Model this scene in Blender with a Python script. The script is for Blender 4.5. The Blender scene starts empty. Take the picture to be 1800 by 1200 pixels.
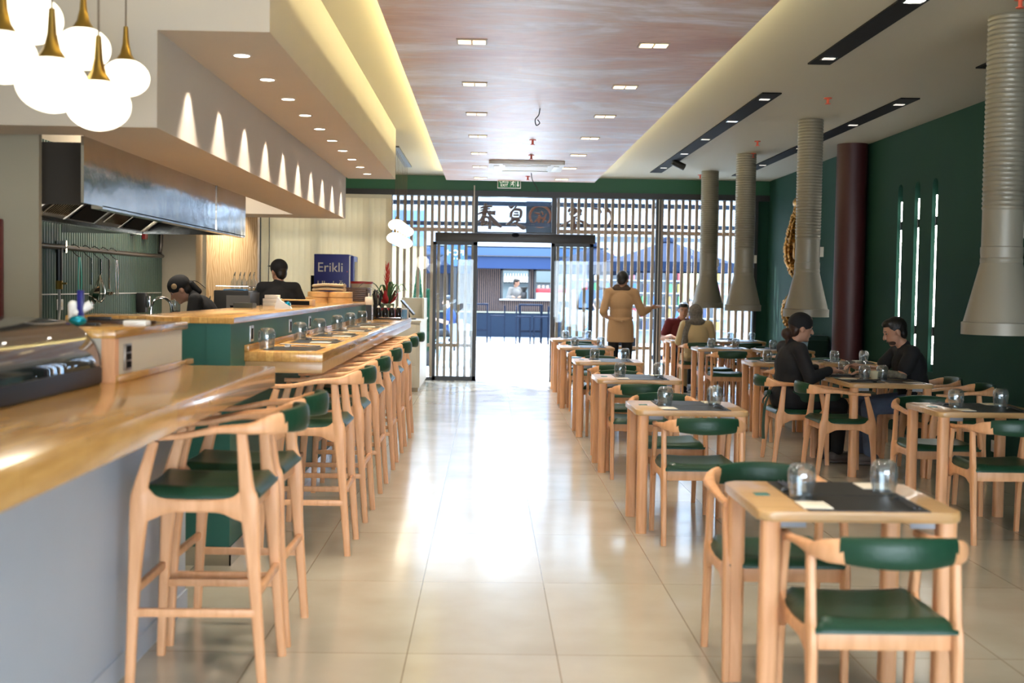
import bpy, bmesh, math, random
from mathutils import Vector, Matrix, Euler
random.seed(7)
SC = bpy.context.scene
COL = SC.collection
PI = math.pi

# ---------------------------------------------------------------- camera
F_PX, W_PX, H_PX = 2150.0, 1800.0, 1200.0
CAM_H = 1.47
ROLL = 0.015
d = Vector(((857 - 900) / F_PX, (600 - 505) / F_PX, -1)).normalized()      # world +Y seen by the camera
up = Vector((math.sin(ROLL), math.cos(ROLL), 0)); zc = (up - d * up.dot(d)).normalized()
xc = d.cross(zc)
R = Matrix((xc, d, zc))                                                    # camera -> world
cd = bpy.data.cameras.new('camera'); cam = bpy.data.objects.new('camera', cd); COL.objects.link(cam)
cam.matrix_world = Matrix.Translation((0, 0, CAM_H)) @ R.to_4x4()
cd.sensor_width = 36; cd.lens = F_PX / W_PX * 36
cd.clip_start = 0.05; cd.clip_end = 300
cd.dof.use_dof = True; cd.dof.focus_distance = 10.5; cd.dof.aperture_fstop = 2.6
SC.camera = cam
SC.view_settings.view_transform = 'Standard'; SC.view_settings.look = 'None'
SC.view_settings.gamma = 1; SC.view_settings.use_curve_mapping = False
SC.view_settings.exposure = 0.5

# ---------------------------------------------------------------- sky, sun, daylight
wd = bpy.data.worlds.new('sky'); SC.world = wd; wd.use_nodes = True
nt = wd.node_tree; bg = nt.nodes['Background']
tc = nt.nodes.new('ShaderNodeTexCoord'); sp = nt.nodes.new('ShaderNodeSeparateXYZ'); rp = nt.nodes.new('ShaderNodeValToRGB')
nt.links.new(tc.outputs['Generated'], sp.inputs[0]); nt.links.new(sp.outputs['Z'], rp.inputs[0]); nt.links.new(rp.outputs[0], bg.inputs[0])
rp.color_ramp.elements[0].color = (0.80, 0.90, 1.0, 1); rp.color_ramp.elements[1].color = (0.40, 0.62, 1.0, 1); rp.color_ramp.elements[1].position = 0.9
bg.inputs[1].default_value = 12.0

def lamp(name, kind, loc, energy, color=(1, 1, 1), rot=(0, 0, 0), **kw):
    l = bpy.data.lights.new(name, kind); l.energy = energy; l.color = color
    for k, v in kw.items(): setattr(l, k, v)
    o = bpy.data.objects.new(name, l); o.location = loc; o.rotation_euler = rot; COL.objects.link(o); return o
lamp('sun', 'SUN', (0, 30, 20), 14, (1.0, 0.95, 0.86), (math.radians(-32), math.radians(-22), 0), angle=0.01)
WARM = (1.0, 0.80, 0.52); SOFT = (1.0, 0.89, 0.74)
# cove light strips on the two long edges of the hanging panel
lamp('cove_light_left', 'AREA', (-0.56, 10.6, 3.12), 80, (1.0, 0.86, 0.42), (PI, math.radians(-38), 0), shape='RECTANGLE', size=0.03, size_y=15.5)
lamp('cove_light_right', 'AREA', (1.50, 10.6, 3.12), 55, (1.0, 0.88, 0.50), (PI, math.radians(38), 0), shape='RECTANGLE', size=0.03, size_y=15.5)

# ---------------------------------------------------------------- materials
MATS = {}
def nodes(m): return m.node_tree.nodes, m.node_tree.links
def M(name, rgb, rough=0.5, metal=0.0, var=0.0, scale=8.0, bump=0.0, stretch=(1, 1, 1), emit=0.0, coat=0.0, spec=0.5, sheen=0.0):
    if name in MATS: return MATS[name]
    m = bpy.data.materials.new(name); m.use_nodes = True; N, L = nodes(m); b = N['Principled BSDF']
    b.inputs['Base Color'].default_value = (*rgb, 1); b.inputs['Roughness'].default_value = rough; b.inputs['Metallic'].default_value = metal
    b.inputs['Specular IOR Level'].default_value = spec
    if coat: b.inputs['Coat Weight'].default_value = coat; b.inputs['Coat Roughness'].default_value = 0.08
    if sheen: b.inputs['Sheen Weight'].default_value = sheen
    if emit: b.inputs['Emission Color'].default_value = (*rgb, 1); b.inputs['Emission Strength'].default_value = emit
    if var or bump:
        t = N.new('ShaderNodeTexCoord'); mp = N.new('ShaderNodeMapping'); mp.inputs['Scale'].default_value = stretch
        nz = N.new('ShaderNodeTexNoise'); nz.inputs['Scale'].default_value = scale; nz.inputs['Detail'].default_value = 5
        L.new(t.outputs['Object'], mp.inputs[0]); L.new(mp.outputs[0], nz.inputs['Vector'])
        if var:
            r = N.new('ShaderNodeValToRGB'); r.color_ramp.elements[0].position = 0.3; r.color_ramp.elements[1].position = 0.7
            r.color_ramp.elements[0].color = (*[max(0, c * (1 - var)) for c in rgb], 1); r.color_ramp.elements[1].color = (*[min(1, c * (1 + var)) for c in rgb], 1)
            L.new(nz.outputs[0], r.inputs[0]); L.new(r.outputs[0], b.inputs['Base Color'])
        if bump:
            bp = N.new('ShaderNodeBump'); bp.inputs['Strength'].default_value = bump; bp.inputs['Distance'].default_value = 0.01
            L.new(nz.outputs[0], bp.inputs['Height']); L.new(bp.outputs[0], b.inputs['Normal'])
    MATS[name] = m; return m
def glassy(name, tint=(1, 1, 1), ior=1.45, white=0.0, rough=0.0):
    if name in MATS: return MATS[name]
    m = bpy.data.materials.new(name); m.use_nodes = True; N, L = nodes(m); N.remove(N['Principled BSDF'])
    tr = N.new('ShaderNodeBsdfTransparent'); tr.inputs[0].default_value = (*tint, 1)
    gl = N.new('ShaderNodeBsdfGlossy'); gl.inputs['Roughness'].default_value = rough; gl.inputs[0].default_value = (1, 1, 1, 1)
    lw = N.new('ShaderNodeLayerWeight'); lw.inputs[0].default_value = 0.5; pw = N.new('ShaderNodeMath'); pw.operation = 'POWER'; pw.inputs[1].default_value = 2.4
    fr = N.new('ShaderNodeMath'); fr.operation = 'MULTIPLY_ADD'; fr.inputs[1].default_value = 0.75; fr.inputs[2].default_value = (ior - 1) ** 2 / (ior + 1) ** 2; fr.use_clamp = True
    L.new(lw.outputs['Facing'], pw.inputs[0]); L.new(pw.outputs[0], fr.inputs[0]); mx = N.new('ShaderNodeMixShader')
    L.new(fr.outputs[0], mx.inputs[0]); L.new(tr.outputs[0], mx.inputs[1]); L.new(gl.outputs[0], mx.inputs[2]); last = mx
    if white:
        df = N.new('ShaderNodeBsdfDiffuse'); df.inputs[0].default_value = (0.9, 0.93, 0.95, 1); m2 = N.new('ShaderNodeMixShader'); m2.inputs[0].default_value = white
        L.new(mx.outputs[0], m2.inputs[1]); L.new(df.outputs[0], m2.inputs[2]); last = m2
    L.new(last.outputs[0], N['Material Output'].inputs[0]); MATS[name] = m; return m
def wood(name, c1, c2, rough=0.42, stretch=(6, 6, 0.7), scale=5.0, coat=0.0):
    if name in MATS: return MATS[name]
    m = M(name, c1, rough, coat=coat); N, L = nodes(m); b = N['Principled BSDF']
    t = N.new('ShaderNodeTexCoord'); mp = N.new('ShaderNodeMapping'); mp.inputs['Scale'].default_value = stretch
    nz = N.new('ShaderNodeTexNoise'); nz.inputs['Scale'].default_value = scale; nz.inputs['Detail'].default_value = 6; nz.inputs['Distortion'].default_value = 0.6
    r = N.new('ShaderNodeValToRGB'); r.color_ramp.elements[0].position = 0.35; r.color_ramp.elements[1].position = 0.68
    r.color_ramp.elements[0].color = (*c2, 1); r.color_ramp.elements[1].color = (*c1, 1)
    L.new(t.outputs['Object'], mp.inputs[0]); L.new(mp.outputs[0], nz.inputs['Vector']); L.new(nz.outputs[0], r.inputs[0]); L.new(r.outputs[0], b.inputs['Base Color'])
    return m
def butcher(name, c1, c2, rough=0.18):
    m = M(name, c1, rough, coat=0.35); N, L = nodes(m); b = N['Principled BSDF']
    t = N.new('ShaderNodeTexCoord'); mp = N.new('ShaderNodeMapping'); mp.inputs['Rotation'].default_value = (0, 0, PI / 2)
    br = N.new('ShaderNodeTexBrick'); br.inputs['Scale'].default_value = 1.0; br.inputs['Brick Width'].default_value = 0.42; br.inputs['Row Height'].default_value = 0.045
    br.inputs['Mortar Size'].default_value = 0.0012; br.inputs['Color1'].default_value = (*c1, 1); br.inputs['Color2'].default_value = (*c2, 1); br.inputs['Mortar'].default_value = (*[c * 0.75 for c in c2], 1)
    br.offset = 0.37; br.squash = 1
    mp2 = N.new('ShaderNodeMapping'); mp2.inputs['Scale'].default_value = (14, 1.2, 14)
    nz = N.new('ShaderNodeTexNoise'); nz.inputs['Scale'].default_value = 4; nz.inputs['Detail'].default_value = 6
    mx = N.new('ShaderNodeMix'); mx.data_type = 'RGBA'; mx.blend_type = 'MULTIPLY'; mx.inputs['Factor'].default_value = 0.55
    r = N.new('ShaderNodeValToRGB'); r.color_ramp.elements[0].position = 0.35; r.color_ramp.elements[0].color = (0.62, 0.52, 0.42, 1); r.color_ramp.elements[1].position = 0.65
    L.new(t.outputs['Object'], mp.inputs[0]); L.new(mp.outputs[0], br.inputs['Vector']); L.new(t.outputs['Object'], mp2.inputs[0]); L.new(mp2.outputs[0], nz.inputs['Vector'])
    L.new(nz.outputs[0], r.inputs[0]); L.new(br.outputs['Color'], mx.inputs['A']); L.new(r.outputs[0], mx.inputs['B']); L.new(mx.outputs['Result'], b.inputs['Base Color'])
    return m

BEECH = wood('beech', (0.80, 0.43, 0.22), (0.68, 0.34, 0.155))
BEECH_TOP = wood('beech_top', (0.60, 0.37, 0.16), (0.50, 0.29, 0.12), 0.3, (0.8, 7, 5), 5, 0.15)
BAR_WOOD = butcher('bar_wood', (0.72, 0.42, 0.13), (0.56, 0.29, 0.08))
GREEN_LEATHER = M('green_leather', (0.011, 0.050, 0.025), 0.38, bump=0.12, scale=60, spec=0.38)
GREEN_WALL = M('green_wall', (0.008, 0.050, 0.034), 0.72, var=0.06, scale=1.2, spec=0.22)
BAR_GREEN = M('bar_green', (0.012, 0.105, 0.078), 0.5)
GREEN_SLAT = M('green_slat', (0.07, 0.125, 0.095), 0.45, var=0.1, scale=3)
PLASTER = M('plaster', (0.49, 0.435, 0.365), 0.75, var=0.02, scale=2)
CEIL = M('ceiling_paint', (0.45, 0.42, 0.33), 0.8)
COOL_WALL = M('bar_front_paint', (0.50, 0.56, 0.65), 0.6, var=0.02, scale=2)
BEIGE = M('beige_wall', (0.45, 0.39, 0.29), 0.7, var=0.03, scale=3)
CREAM = M('cream_laminate', (0.62, 0.57, 0.46), 0.5)
BLACK = M('black_metal', (0.018, 0.017, 0.017), 0.4)
BLACKM = M('black_matte', (0.007, 0.007, 0.008), 0.7, spec=0.08)
STEEL = M('brushed_steel', (0.46, 0.44, 0.40), 0.13, 1.0, var=0.12, scale=2.2, bump=0.55, stretch=(1, 1, 1))
CHROME = M('chrome', (0.75, 0.75, 0.76), 0.12, 1.0)
DUCT = M('grey_duct', (0.25, 0.225, 0.175), 0.42, 0.1)
BRASS = M('brass', (0.50, 0.33, 0.09), 0.28, 1.0)
MAROON = M('maroon', (0.045, 0.006, 0.008), 0.5)
GLASS = glassy('window_glass', (0.92, 0.96, 0.98), 1.26)
TUMBLER = glassy('tumbler_glass', (0.84, 0.87, 0.88), 1.95, 0.025)
FROST = M('lit_glass', (1.0, 0.94, 0.76), 0.3, emit=1.7)
WHITE = M('white_plastic', (0.75, 0.75, 0.73), 0.4)
PAPER = M('paper', (0.80, 0.74, 0.62), 0.8)
MAT_BLACK = M('placemat_black', (0.010, 0.0095, 0.0095), 0.42)
STICK = M('chopstick_black', (0.012, 0.012, 0.014), 0.3)
SLAT_WOOD = wood('slat_wood', (0.42, 0.27, 0.16), (0.30, 0.18, 0.10), 0.5, (6, 6, 0.6))
LED = M('led_white', (1.0, 0.97, 0.90), 0.4, emit=18)
LAMP_ON = M('lamp_lit', (1.0, 0.80, 0.46), 0.4, emit=2.4)
LAMP_DIM = M('lamp_faint', (0.85, 0.80, 0.72), 0.3, emit=0.6)
SKIN = M('skin', (0.48, 0.25, 0.16), 0.5)
SKIN_D = M('skin_tanned', (0.33, 0.17, 0.10), 0.5)
HAIR = M('dark_hair', (0.012, 0.009, 0.008), 0.45, bump=0.5, scale=40)
BLACK_CLOTH = M('black_cloth', (0.009, 0.009, 0.011), 0.85, bump=0.2, scale=14)

# ---------------------------------------------------------------- mesh helpers
def catmull(P, sub):
    if sub <= 1 or len(P) < 3: return P
    out = []
    for i in range(len(P) - 1):
        p0 = P[max(i - 1, 0)]; p1 = P[i]; p2 = P[i + 1]; p3 = P[min(i + 2, len(P) - 1)]
        for k in range(sub):
            t = k / sub; t2 = t * t; t3 = t2 * t
            out.append(tuple(0.5 * ((2 * b) + (-a + c) * t + (2 * a - 5 * b + 4 * c - e) * t2 + (-a + 3 * b - 3 * c + e) * t3) for a, b, c, e in zip(p0, p1, p2, p3)))
    out.append(tuple(P[-1])); return out
class B:
    def __init__(s): s.bm = bmesh.new()
    def box(s, x0, x1, y0, y1, z0, z1, bev=0.0, seg=2, mtx=None):
        r = bmesh.ops.create_cube(s.bm, size=1); vs = r['verts']
        for v in vs: v.co = Vector(((x0 + x1) / 2 + v.co.x * (x1 - x0), (y0 + y1) / 2 + v.co.y * (y1 - y0), (z0 + z1) / 2 + v.co.z * (z1 - z0)))
        if bev:
            es = list({e for v in vs for e in v.link_edges})
            bv = bmesh.ops.bevel(s.bm, geom=es, offset=bev, segments=seg, affect='EDGES', profile=0.5); vs = list({v for f in bv['faces'] for v in f.verts} | {v for v in vs if v.is_valid})
        if mtx: 
            for v in vs: v.co = mtx @ v.co
        return s
    def tube(s, P, r, n=10, sub=1, cap=True):
        P = [tuple(p) + ((r[i] if isinstance(r, (list, tuple)) else r),) for i, p in enumerate(P)]
        P = catmull(P, sub); return s._rings([(Vector(p[:3]), p[3], p[3]) for p in P], None, n, 2.0, cap)
    def sweep(s, P, W, H, hint, n=12, sub=4, e=3.2, cap=True):
        Q = [tuple(p) + (W[i] if isinstance(W, (list, tuple)) else W, H[i] if isinstance(H, (list, tuple)) else H) for i, p in enumerate(P)]
        Q = catmull(Q, sub); return s._rings([(Vector(q[:3]), q[3] / 2, q[4] / 2) for q in Q], Vector(hint), n, e, cap)
    def _rings(s, Q, hint, n, e, cap):
        rings = []; prev = None
        for i, (p, a, b) in enumerate(Q):
            t = (Q[min(i + 1, len(Q) - 1)][0] - Q[max(i - 1, 0)][0]); t = t.normalized() if t.length > 1e-9 else Vector((0, 0, 1))
            h = hint if hint is not None else (prev if prev is not None else (Vector((0, 0, 1)) if abs(t.z) < 0.9 else Vector((1, 0, 0))))
            u = h - t * h.dot(t); u = u.normalized() if u.length > 1e-6 else t.orthogonal().normalized(); prev = u; w = t.cross(u)
            ring = []
            for k in range(n):
                an = 2 * PI * (k + 0.5) / n; c, sn = math.cos(an), math.sin(an)
                ring.append(s.bm.verts.new(p + u * (a * math.copysign(abs(c) ** (2 / e), c)) + w * (b * math.copysign(abs(sn) ** (2 / e), sn))))
            rings.append(ring)
        for i in range(len(rings) - 1):
            for k in range(n): s.bm.faces.new((rings[i][k], rings[i][(k + 1) % n], rings[i + 1][(k + 1) % n], rings[i + 1][k]))
        if cap: s.bm.faces.new(rings[0][::-1]); s.bm.faces.new(rings[-1])
        return s
    def lathe(s, prof, c=(0, 0, 0), n=24, close=False):
        rings = []
        for r, z in prof:
            if r < 1e-5: rings.append([s.bm.verts.new((c[0], c[1], c[2] + z))])
            else: rings.append([s.bm.verts.new((c[0] + r * math.cos(2 * PI * k / n), c[1] + r * math.sin(2 * PI * k / n), c[2] + z)) for k in range(n)])
        if close: rings.append(rings[0])
        for a, b in zip(rings[:-1], rings[1:]):
            for k in range(n):
                k2 = (k + 1) % n
                if len(a) == 1 and len(b) == 1: continue
                if len(a) == 1: s.bm.faces.new((a[0], b[k2], b[k]))
                elif len(b) == 1: s.bm.faces.new((a[k], a[k2], b[0]))
                else: s.bm.faces.new((a[k], a[k2], b[k2], b[k]))
        return s
    def cyl(s, x, y, z0, z1, r, n=20): return s.lathe([(0, z0), (r, z0), (r, z1), (0, z1)], (x, y, 0), n)
    def ball(s, c, r, u=12, v=8, rot=None):
        rr = r if isinstance(r, (tuple, list)) else (r, r, r)
        q = bmesh.ops.create_uvsphere(s.bm, u_segments=u, v_segments=v, radius=1)
        m = Matrix.Translation(c) @ (rot.to_4x4() if rot else Matrix.Identity(4)) @ Matrix.Diagonal((*rr, 1))
        for vv in q['verts']: vv.co = m @ vv.co
        return s
    def cap(s, p0, p1, r0, r1, n=12):
        p0, p1 = Vector(p0), Vector(p1); L = (p1 - p0).length
        if L < 1e-6: return s.ball(p0, r0)
        s.ball(p0, r0, n, 8); s.ball(p1, r1, n, 8)
        s._rings([(p0, r0, r0), (p1, r1, r1)], None, n, 2.0, True); return s
    def poly(s, pts, z0, z1, bevel=0.0, axis='z'):
        def mk(p, h): return {'z': (p[0], p[1], h), 'y': (p[0], h, p[1]), 'x': (h, p[0], p[1])}[axis]
        a = [s.bm.verts.new(mk(p, z0)) for p in pts]; b = [s.bm.verts.new(mk(p, z1)) for p in pts]; n = len(pts)
        s.bm.faces.new(a[::-1]); s.bm.faces.new(b)
        for i in range(n): s.bm.faces.new((a[i], a[(i + 1) % n], b[(i + 1) % n], b[i]))
        if bevel:
            es = [e for e in s.bm.edges if (e.verts[0] in a and e.verts[1] in a) or (e.verts[0] in b and e.verts[1] in b)]
            bmesh.ops.bevel(s.bm, geom=es, offset=bevel, segments=3, affect='EDGES', profile=0.5)
        return s
def rrect(x0, x1, y0, y1, r, n=5):
    out = []
    for cx, cy, a0 in ((x1 - r, y1 - r, 0), (x0 + r, y1 - r, 90), (x0 + r, y0 + r, 180), (x1 - r, y0 + r, 270)):
        for k in range(n + 1):
            a = math.radians(a0 + 90 * k / n); out.append((cx + r * math.cos(a), cy + r * math.sin(a)))
    return out
def obj(name, b, mat, parent=None, loc=None, rotz=0, smooth=True, angle=0.6):
    bmesh.ops.recalc_face_normals(b.bm, faces=b.bm.faces)
    me = bpy.data.meshes.new(name); b.bm.to_mesh(me); b.bm.free()
    if smooth:
        for p in me.polygons: p.use_smooth = True
        me.set_sharp_from_angle(angle=angle)
    me.materials.append(mat); o = bpy.data.objects.new(name, me); COL.objects.link(o)
    if parent: o.parent = parent
    if loc: o.location = loc
    if rotz: o.rotation_euler.z = rotz
    return o
LABELS = set()
def tag(o, label, cat, group=None, kind=None):
    n = len(label.split())
    if n < 4 or n > 16: print('LABEL LENGTH', n, label)
    if label in LABELS and not group: print('DUP LABEL', label)
    LABELS.add(label); o['label'] = label; o['category'] = cat
    if group: o['group'] = group
    if kind: o['kind'] = kind
    return o
def thing(name, label, cat, loc=(0, 0, 0), rotz=0, group=None):
    o = bpy.data.objects.new(name, None); o.empty_display_size = 0.1; COL.objects.link(o); o.location = loc; o.rotation_euler = (0, 0, rotz)
    return tag(o, label, cat, group)
def struct(name, b, mat, smooth=False):
    o = obj(name, b, mat, smooth=smooth); o['kind'] = 'structure'; return o
def box(*a, **k): return B().box(*a, **k)
def dup(o, loc, rotz=0, label=None, group=None, parent=None):
    c = o.copy(); COL.objects.link(c)
    if parent: c.parent = parent
    else:
        c.location = loc; c.rotation_euler = (0, 0, rotz)
        if label: c['label'] = label; LABELS.add(label)
        if group: c['group'] = group
    for ch in list(o.children): dup(ch, None, parent=c)
    return c
class Kind:                                    # first use places the prototype itself, later uses copy it with all its parts
    def __init__(s, o): s.o = o; s.used = False
    def put(s, loc, rotz, label, group):
        if len(label.split()) > 16 or len(label.split()) < 4: print('LABEL LENGTH', label)
        if label in LABELS: print('DUP LABEL', label)
        LABELS.add(label)
        if not s.used:
            s.used = True; s.o.location = loc; s.o.rotation_euler = (0, 0, rotz); s.o['label'] = label; s.o['group'] = group; return s.o
        return dup(s.o, loc, rotz, label, group)
def text_obj(name, s, size, ext, mat, parent, mtx, align='LEFT', sx=1.0):
    cu = bpy.data.curves.new(name, 'FONT'); cu.body = s; cu.size = size; cu.extrude = ext; cu.align_x = align
    t = bpy.data.objects.new(name + '_tmp', cu); COL.objects.link(t); dg = bpy.context.evaluated_depsgraph_get(); dg.update()
    me = bpy.data.meshes.new_from_object(t.evaluated_get(dg)); bpy.data.objects.remove(t); bpy.data.curves.remove(cu)
    me.transform(mtx @ Matrix.Diagonal((sx, 1, 1, 1))); me.name = name; me.materials.clear(); me.materials.append(mat)
    o = bpy.data.objects.new(name, me); COL.objects.link(o)
    if parent: o.parent = parent
    return o
FACE_CAM = Matrix.Rotation(PI / 2, 4, 'X')     # text that faces -Y (towards the viewer's side of the room)

# ================================================================ THE ROOM
XL, XR, YF, ZC = -3.6, 4.4, 19.2, 3.2
def floor_mat():
    m = M('floor_tile', (0.5, 0.46, 0.4), 0.2, spec=0.8); N, L = nodes(m); b = N['Principled BSDF']
    t = N.new('ShaderNodeTexCoord'); mp = N.new('ShaderNodeMapping'); mp.inputs['Location'].default_value = (0.3, -0.05, 0)
    br = N.new('ShaderNodeTexBrick'); br.offset = 0; br.inputs['Scale'].default_value = 1; br.inputs['Brick Width'].default_value = 0.6; br.inputs['Row Height'].default_value = 1.2
    br.inputs['Mortar Size'].default_value = 0.0022; br.inputs['Mortar Smooth'].default_value = 0.2
    br.inputs['Color1'].default_value = (0.53, 0.485, 0.395, 1); br.inputs['Color2'].default_value = (0.49, 0.45, 0.365, 1); br.inputs['Mortar'].default_value = (0.20, 0.15, 0.10, 1)
    nz = N.new('ShaderNodeTexNoise'); nz.inputs['Scale'].default_value = 2.5; nz.inputs['Detail'].default_value = 8
    r = N.new('ShaderNodeValToRGB'); r.color_ramp.elements[0].position = 0.3; r.color_ramp.elements[0].color = (0.86, 0.84, 0.82, 1); r.color_ramp.elements[1].position = 0.7
    mx = N.new('ShaderNodeMix'); mx.data_type = 'RGBA'; mx.blend_type = 'MULTIPLY'; mx.inputs['Factor'].default_value = 1
    mr = N.new('ShaderNodeMapRange'); mr.inputs['To Min'].default_value = 0.12; mr.inputs['To Max'].default_value = 0.21
    bp = N.new('ShaderNodeBump'); bp.inputs['Strength'].default_value = 0.25; bp.inputs['Distance'].default_value = 0.003; bp.invert = True
    L.new(t.outputs['Object'], mp.inputs[0]); L.new(mp.outputs[0], br.inputs['Vector']); L.new(t.outputs['Object'], nz.inputs['Vector'])
    L.new(nz.outputs[0], r.inputs[0]); L.new(br.outputs['Color'], mx.inputs['A']); L.new(r.outputs[0], mx.inputs['B']); L.new(mx.outputs['Result'], b.inputs['Base Color'])
    L.new(nz.outputs[0], mr.inputs['Value']); L.new(mr.outputs[0], b.inputs['Roughness']); L.new(br.outputs['Fac'], bp.inputs['Height']); L.new(bp.outputs[0], b.inputs['Normal'])
    return m
struct('floor', box(XL, XR, -3.0, YF + 0.1, -0.12, 0), floor_mat())
struct('ceiling', box(XL - .15, XR + .12, -3.0, YF + 0.3, ZC, ZC + 0.3), CEIL)

# right wall with three arched recesses
b = B(); WT = 0.14; slots = [(12.03, 0.7, 2.62), (12.53, 0.7, 2.63), (13.05, 0.7, 2.64)]; hw = 0.075
y = -3.0
for sy, z0, z1 in slots:
    b.box(XR, XR + WT, y, sy - hw, 0, ZC); b.box(XR, XR + WT, sy - hw, sy + hw, 0, z0)
    arch = [(sy - hw, z1 - hw)] + [(sy - hw * math.cos(a), z1 - hw + hw * math.sin(a)) for a in [PI * k / 12 for k in range(1, 12)]] + [(sy + hw, z1 - hw), (sy + hw, ZC), (sy - hw, ZC)]
    b.poly(arch, XR, XR + WT, axis='x'); y = sy + hw
b.box(XR, XR + WT, y, YF + 0.1, 0, ZC); b.box(XR + 0.07, XR + 0.16, 11.8, 13.3, 0.6, 2.8)
struct('wall_right', b, GREEN_WALL)
for i, (sy, z0, z1) in enumerate(slots):
    nm = ['nearest to the viewer', 'middle one of three', 'farthest from the viewer'][i]
    t = thing('wall_lamp', f'slim vertical light bar in an arched green wall recess, {nm}', 'lamp', (XR + 0.010, sy - 0.034, 0), 0, 'light bars in the green wall')
    obj('housing', box(0.008, 0.060, -0.014, 0.014, 0.74, 2.46), BLACK, t)
    for za, zb in ((0.78, 1.06), (1.15, 2.15), (2.24, 2.45)): obj('light_tube', box(-0.008, 0.008, -0.009, 0.009, za, zb, .003), LED, t)
    for za, zb in ((1.06, 1.15), (2.15, 2.24)): obj('clip', box(-0.012, 0.012, -0.014, 0.014, za, zb), BLACK, t)

b = B(); b.box(XL - .15, -1.0, -3.15, -3.0, 0, ZC); b.box(-1.0, XR + WT, -3.15, -3.0, 2.4, ZC + .3)
for x_ in (0.8, 2.6): b.box(x_ - .04, x_ + .04, -3.12, -3.04, 0, 2.4)
struct('wall_rear', b, BEIGE)
# left side: walls, kitchen bay
struct('wall_left', box(XL - 0.15, XL, -3.0, YF + 0.1, 0, ZC), BEIGE)
b = B(); pts = []; yy = 6.5
while yy < 13.5: pts += [(XL + 0.004, yy), (XL + 0.03, yy + 0.008), (XL + 0.03, yy + 0.042), (XL + 0.004, yy + 0.05)]; yy += 0.06
pts += [(XL + .004, 13.5), (XL - 0.02, 13.5), (XL - 0.02, 6.5)]
b.poly(pts, 0, 2.6); struct('wall_left_tiles', b, GREEN_SLAT)
struct('trim_1', box(XL + .031, XL + .036, 6.5, 13.45, 1.352, 1.362), WHITE)
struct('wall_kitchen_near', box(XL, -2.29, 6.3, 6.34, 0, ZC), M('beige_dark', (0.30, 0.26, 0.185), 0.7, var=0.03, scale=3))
struct('wall_kitchen_pier', box(XL, -3.2, 13.5, 13.8, 0, ZC), BEIGE)
WPANEL = wood('veneer_panel', (0.68, 0.46, 0.24), (0.52, 0.32, 0.15), 0.4, (5, 5, 0.45), 3)
def veneer():
    m = M('wavy_veneer', (0.66, 0.45, 0.24), 0.4); N, L = nodes(m); b_ = N['Principled BSDF']
    t = N.new('ShaderNodeTexCoord'); mp = N.new('ShaderNodeMapping'); mp.inputs['Scale'].default_value = (1.6, 1.6, 0.35); w = N.new('ShaderNodeTexWave')
    w.inputs['Scale'].default_value = 9; w.inputs['Distortion'].default_value = 14; w.inputs['Detail'].default_value = 2; w.inputs['Detail Scale'].default_value = 0.8
    r = N.new('ShaderNodeValToRGB'); r.color_ramp.elements[0].color = (0.50, 0.31, 0.14, 1); r.color_ramp.elements[1].color = (0.68, 0.49, 0.28, 1)
    L.new(t.outputs['Object'], mp.inputs[0]); L.new(mp.outputs[0], w.inputs[0]); L.new(w.outputs[0], r.inputs[0]); L.new(r.outputs[0], b_.inputs['Base Color']); return m
struct('wall_kitchen_far', box(-3.2, -2.62, 14.0, 14.12, 0, ZC), veneer())
for k, (lx, e) in enumerate(((-3.08, 15), (-2.9, 15))):
    lamp('veneer_spot', 'SPOT', (lx, 13.78, 2.6), e * 5, SOFT, (math.radians(14), 0, 0), spot_size=math.radians(48), spot_blend=0.8, shadow_soft_size=0.03)
lamp('kitchen_fill', 'AREA', (-2.8, 11.5, 3.15), 45, SOFT, shape='RECTANGLE', size=1.0, size_y=1.6)  # unseen overhead light, added to brighten the green kitchen tiles
for yy in (7.4, 9.4): lamp('hood_fill', 'POINT', (-3.1, yy, 2.12), 9, SOFT, shadow_soft_size=.06)  # fill points added under the hood to lift the dark tiles, no fixtures
# dropped soffits
b = B()
b.box(XL, -1.565, 5.82, 6.18, 2.195, ZC); b.box(-2.03, -1.565, 6.18, 13.46, 2.195, ZC); b.box(XL, -2.03, 12.8, 13.46, 2.195, ZC)
struct('ceiling_soffit_low', b, PLASTER)
struct('ceiling_soffit_high', box(-1.565, -1.04, 5.82, 13.65, 2.65, ZC), PLASTER)

# facade: lintel, frame, glazing
struct('wall_front', box(XL, XR, YF - 0.02, YF + 0.18, 2.976, ZC), M('front_green', (0.015, 0.11, 0.05), 0.5))
struct('trim_2', box(XL, XR, YF - 0.05, YF + 0.16, 2.886, 2.976), BLACK)
struct('wall_front_corner', box(4.22, XR, YF, YF + 0.18, 0, 2.9), GREEN_WALL)
b = B()
for x0, x1 in ((-1.58, -1.53), (-0.215, -0.165), (0.99, 1.065), (2.63, 2.70), (4.18, 4.23)): b.box(x0, x1, YF - 0.03, YF + 0.08, 0, 2.9)
b.box(-1.55, -0.19, YF - .02, YF + .06, 0, 0.05); b.box(1.03, 4.2, YF - .02, YF + .06, 0, 0.05); b.box(-0.2, 1.0, YF - 0.02, YF + 0.06, 2.29, 2.34)
struct('trim_3', b, BLACK)
struct('trim_4', box(-0.235, -0.218, YF - 0.10, YF - 0.06, 2.3, 3.05), M('pale_strip', (.55, .52, .45), .4))
struct('trim_5', box(2.66, 2.675, YF - 0.045, YF - 0.03, 0.0, 2.886), M('pale_strip', (.55, .52, .45), .4))
for i, (x0, x1, z0, z1) in enumerate(((-1.53, -0.215, 0.05, 2.886), (-0.165, 0.99, 2.34, 2.886), (1.065, 2.63, 0.05, 2.886), (2.70, 4.18, 0.05, 2.886))):
    struct(f'window_{i+1}', box(x0, x1, YF + 0.02, YF + 0.03, z0, z1), GLASS)
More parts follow.
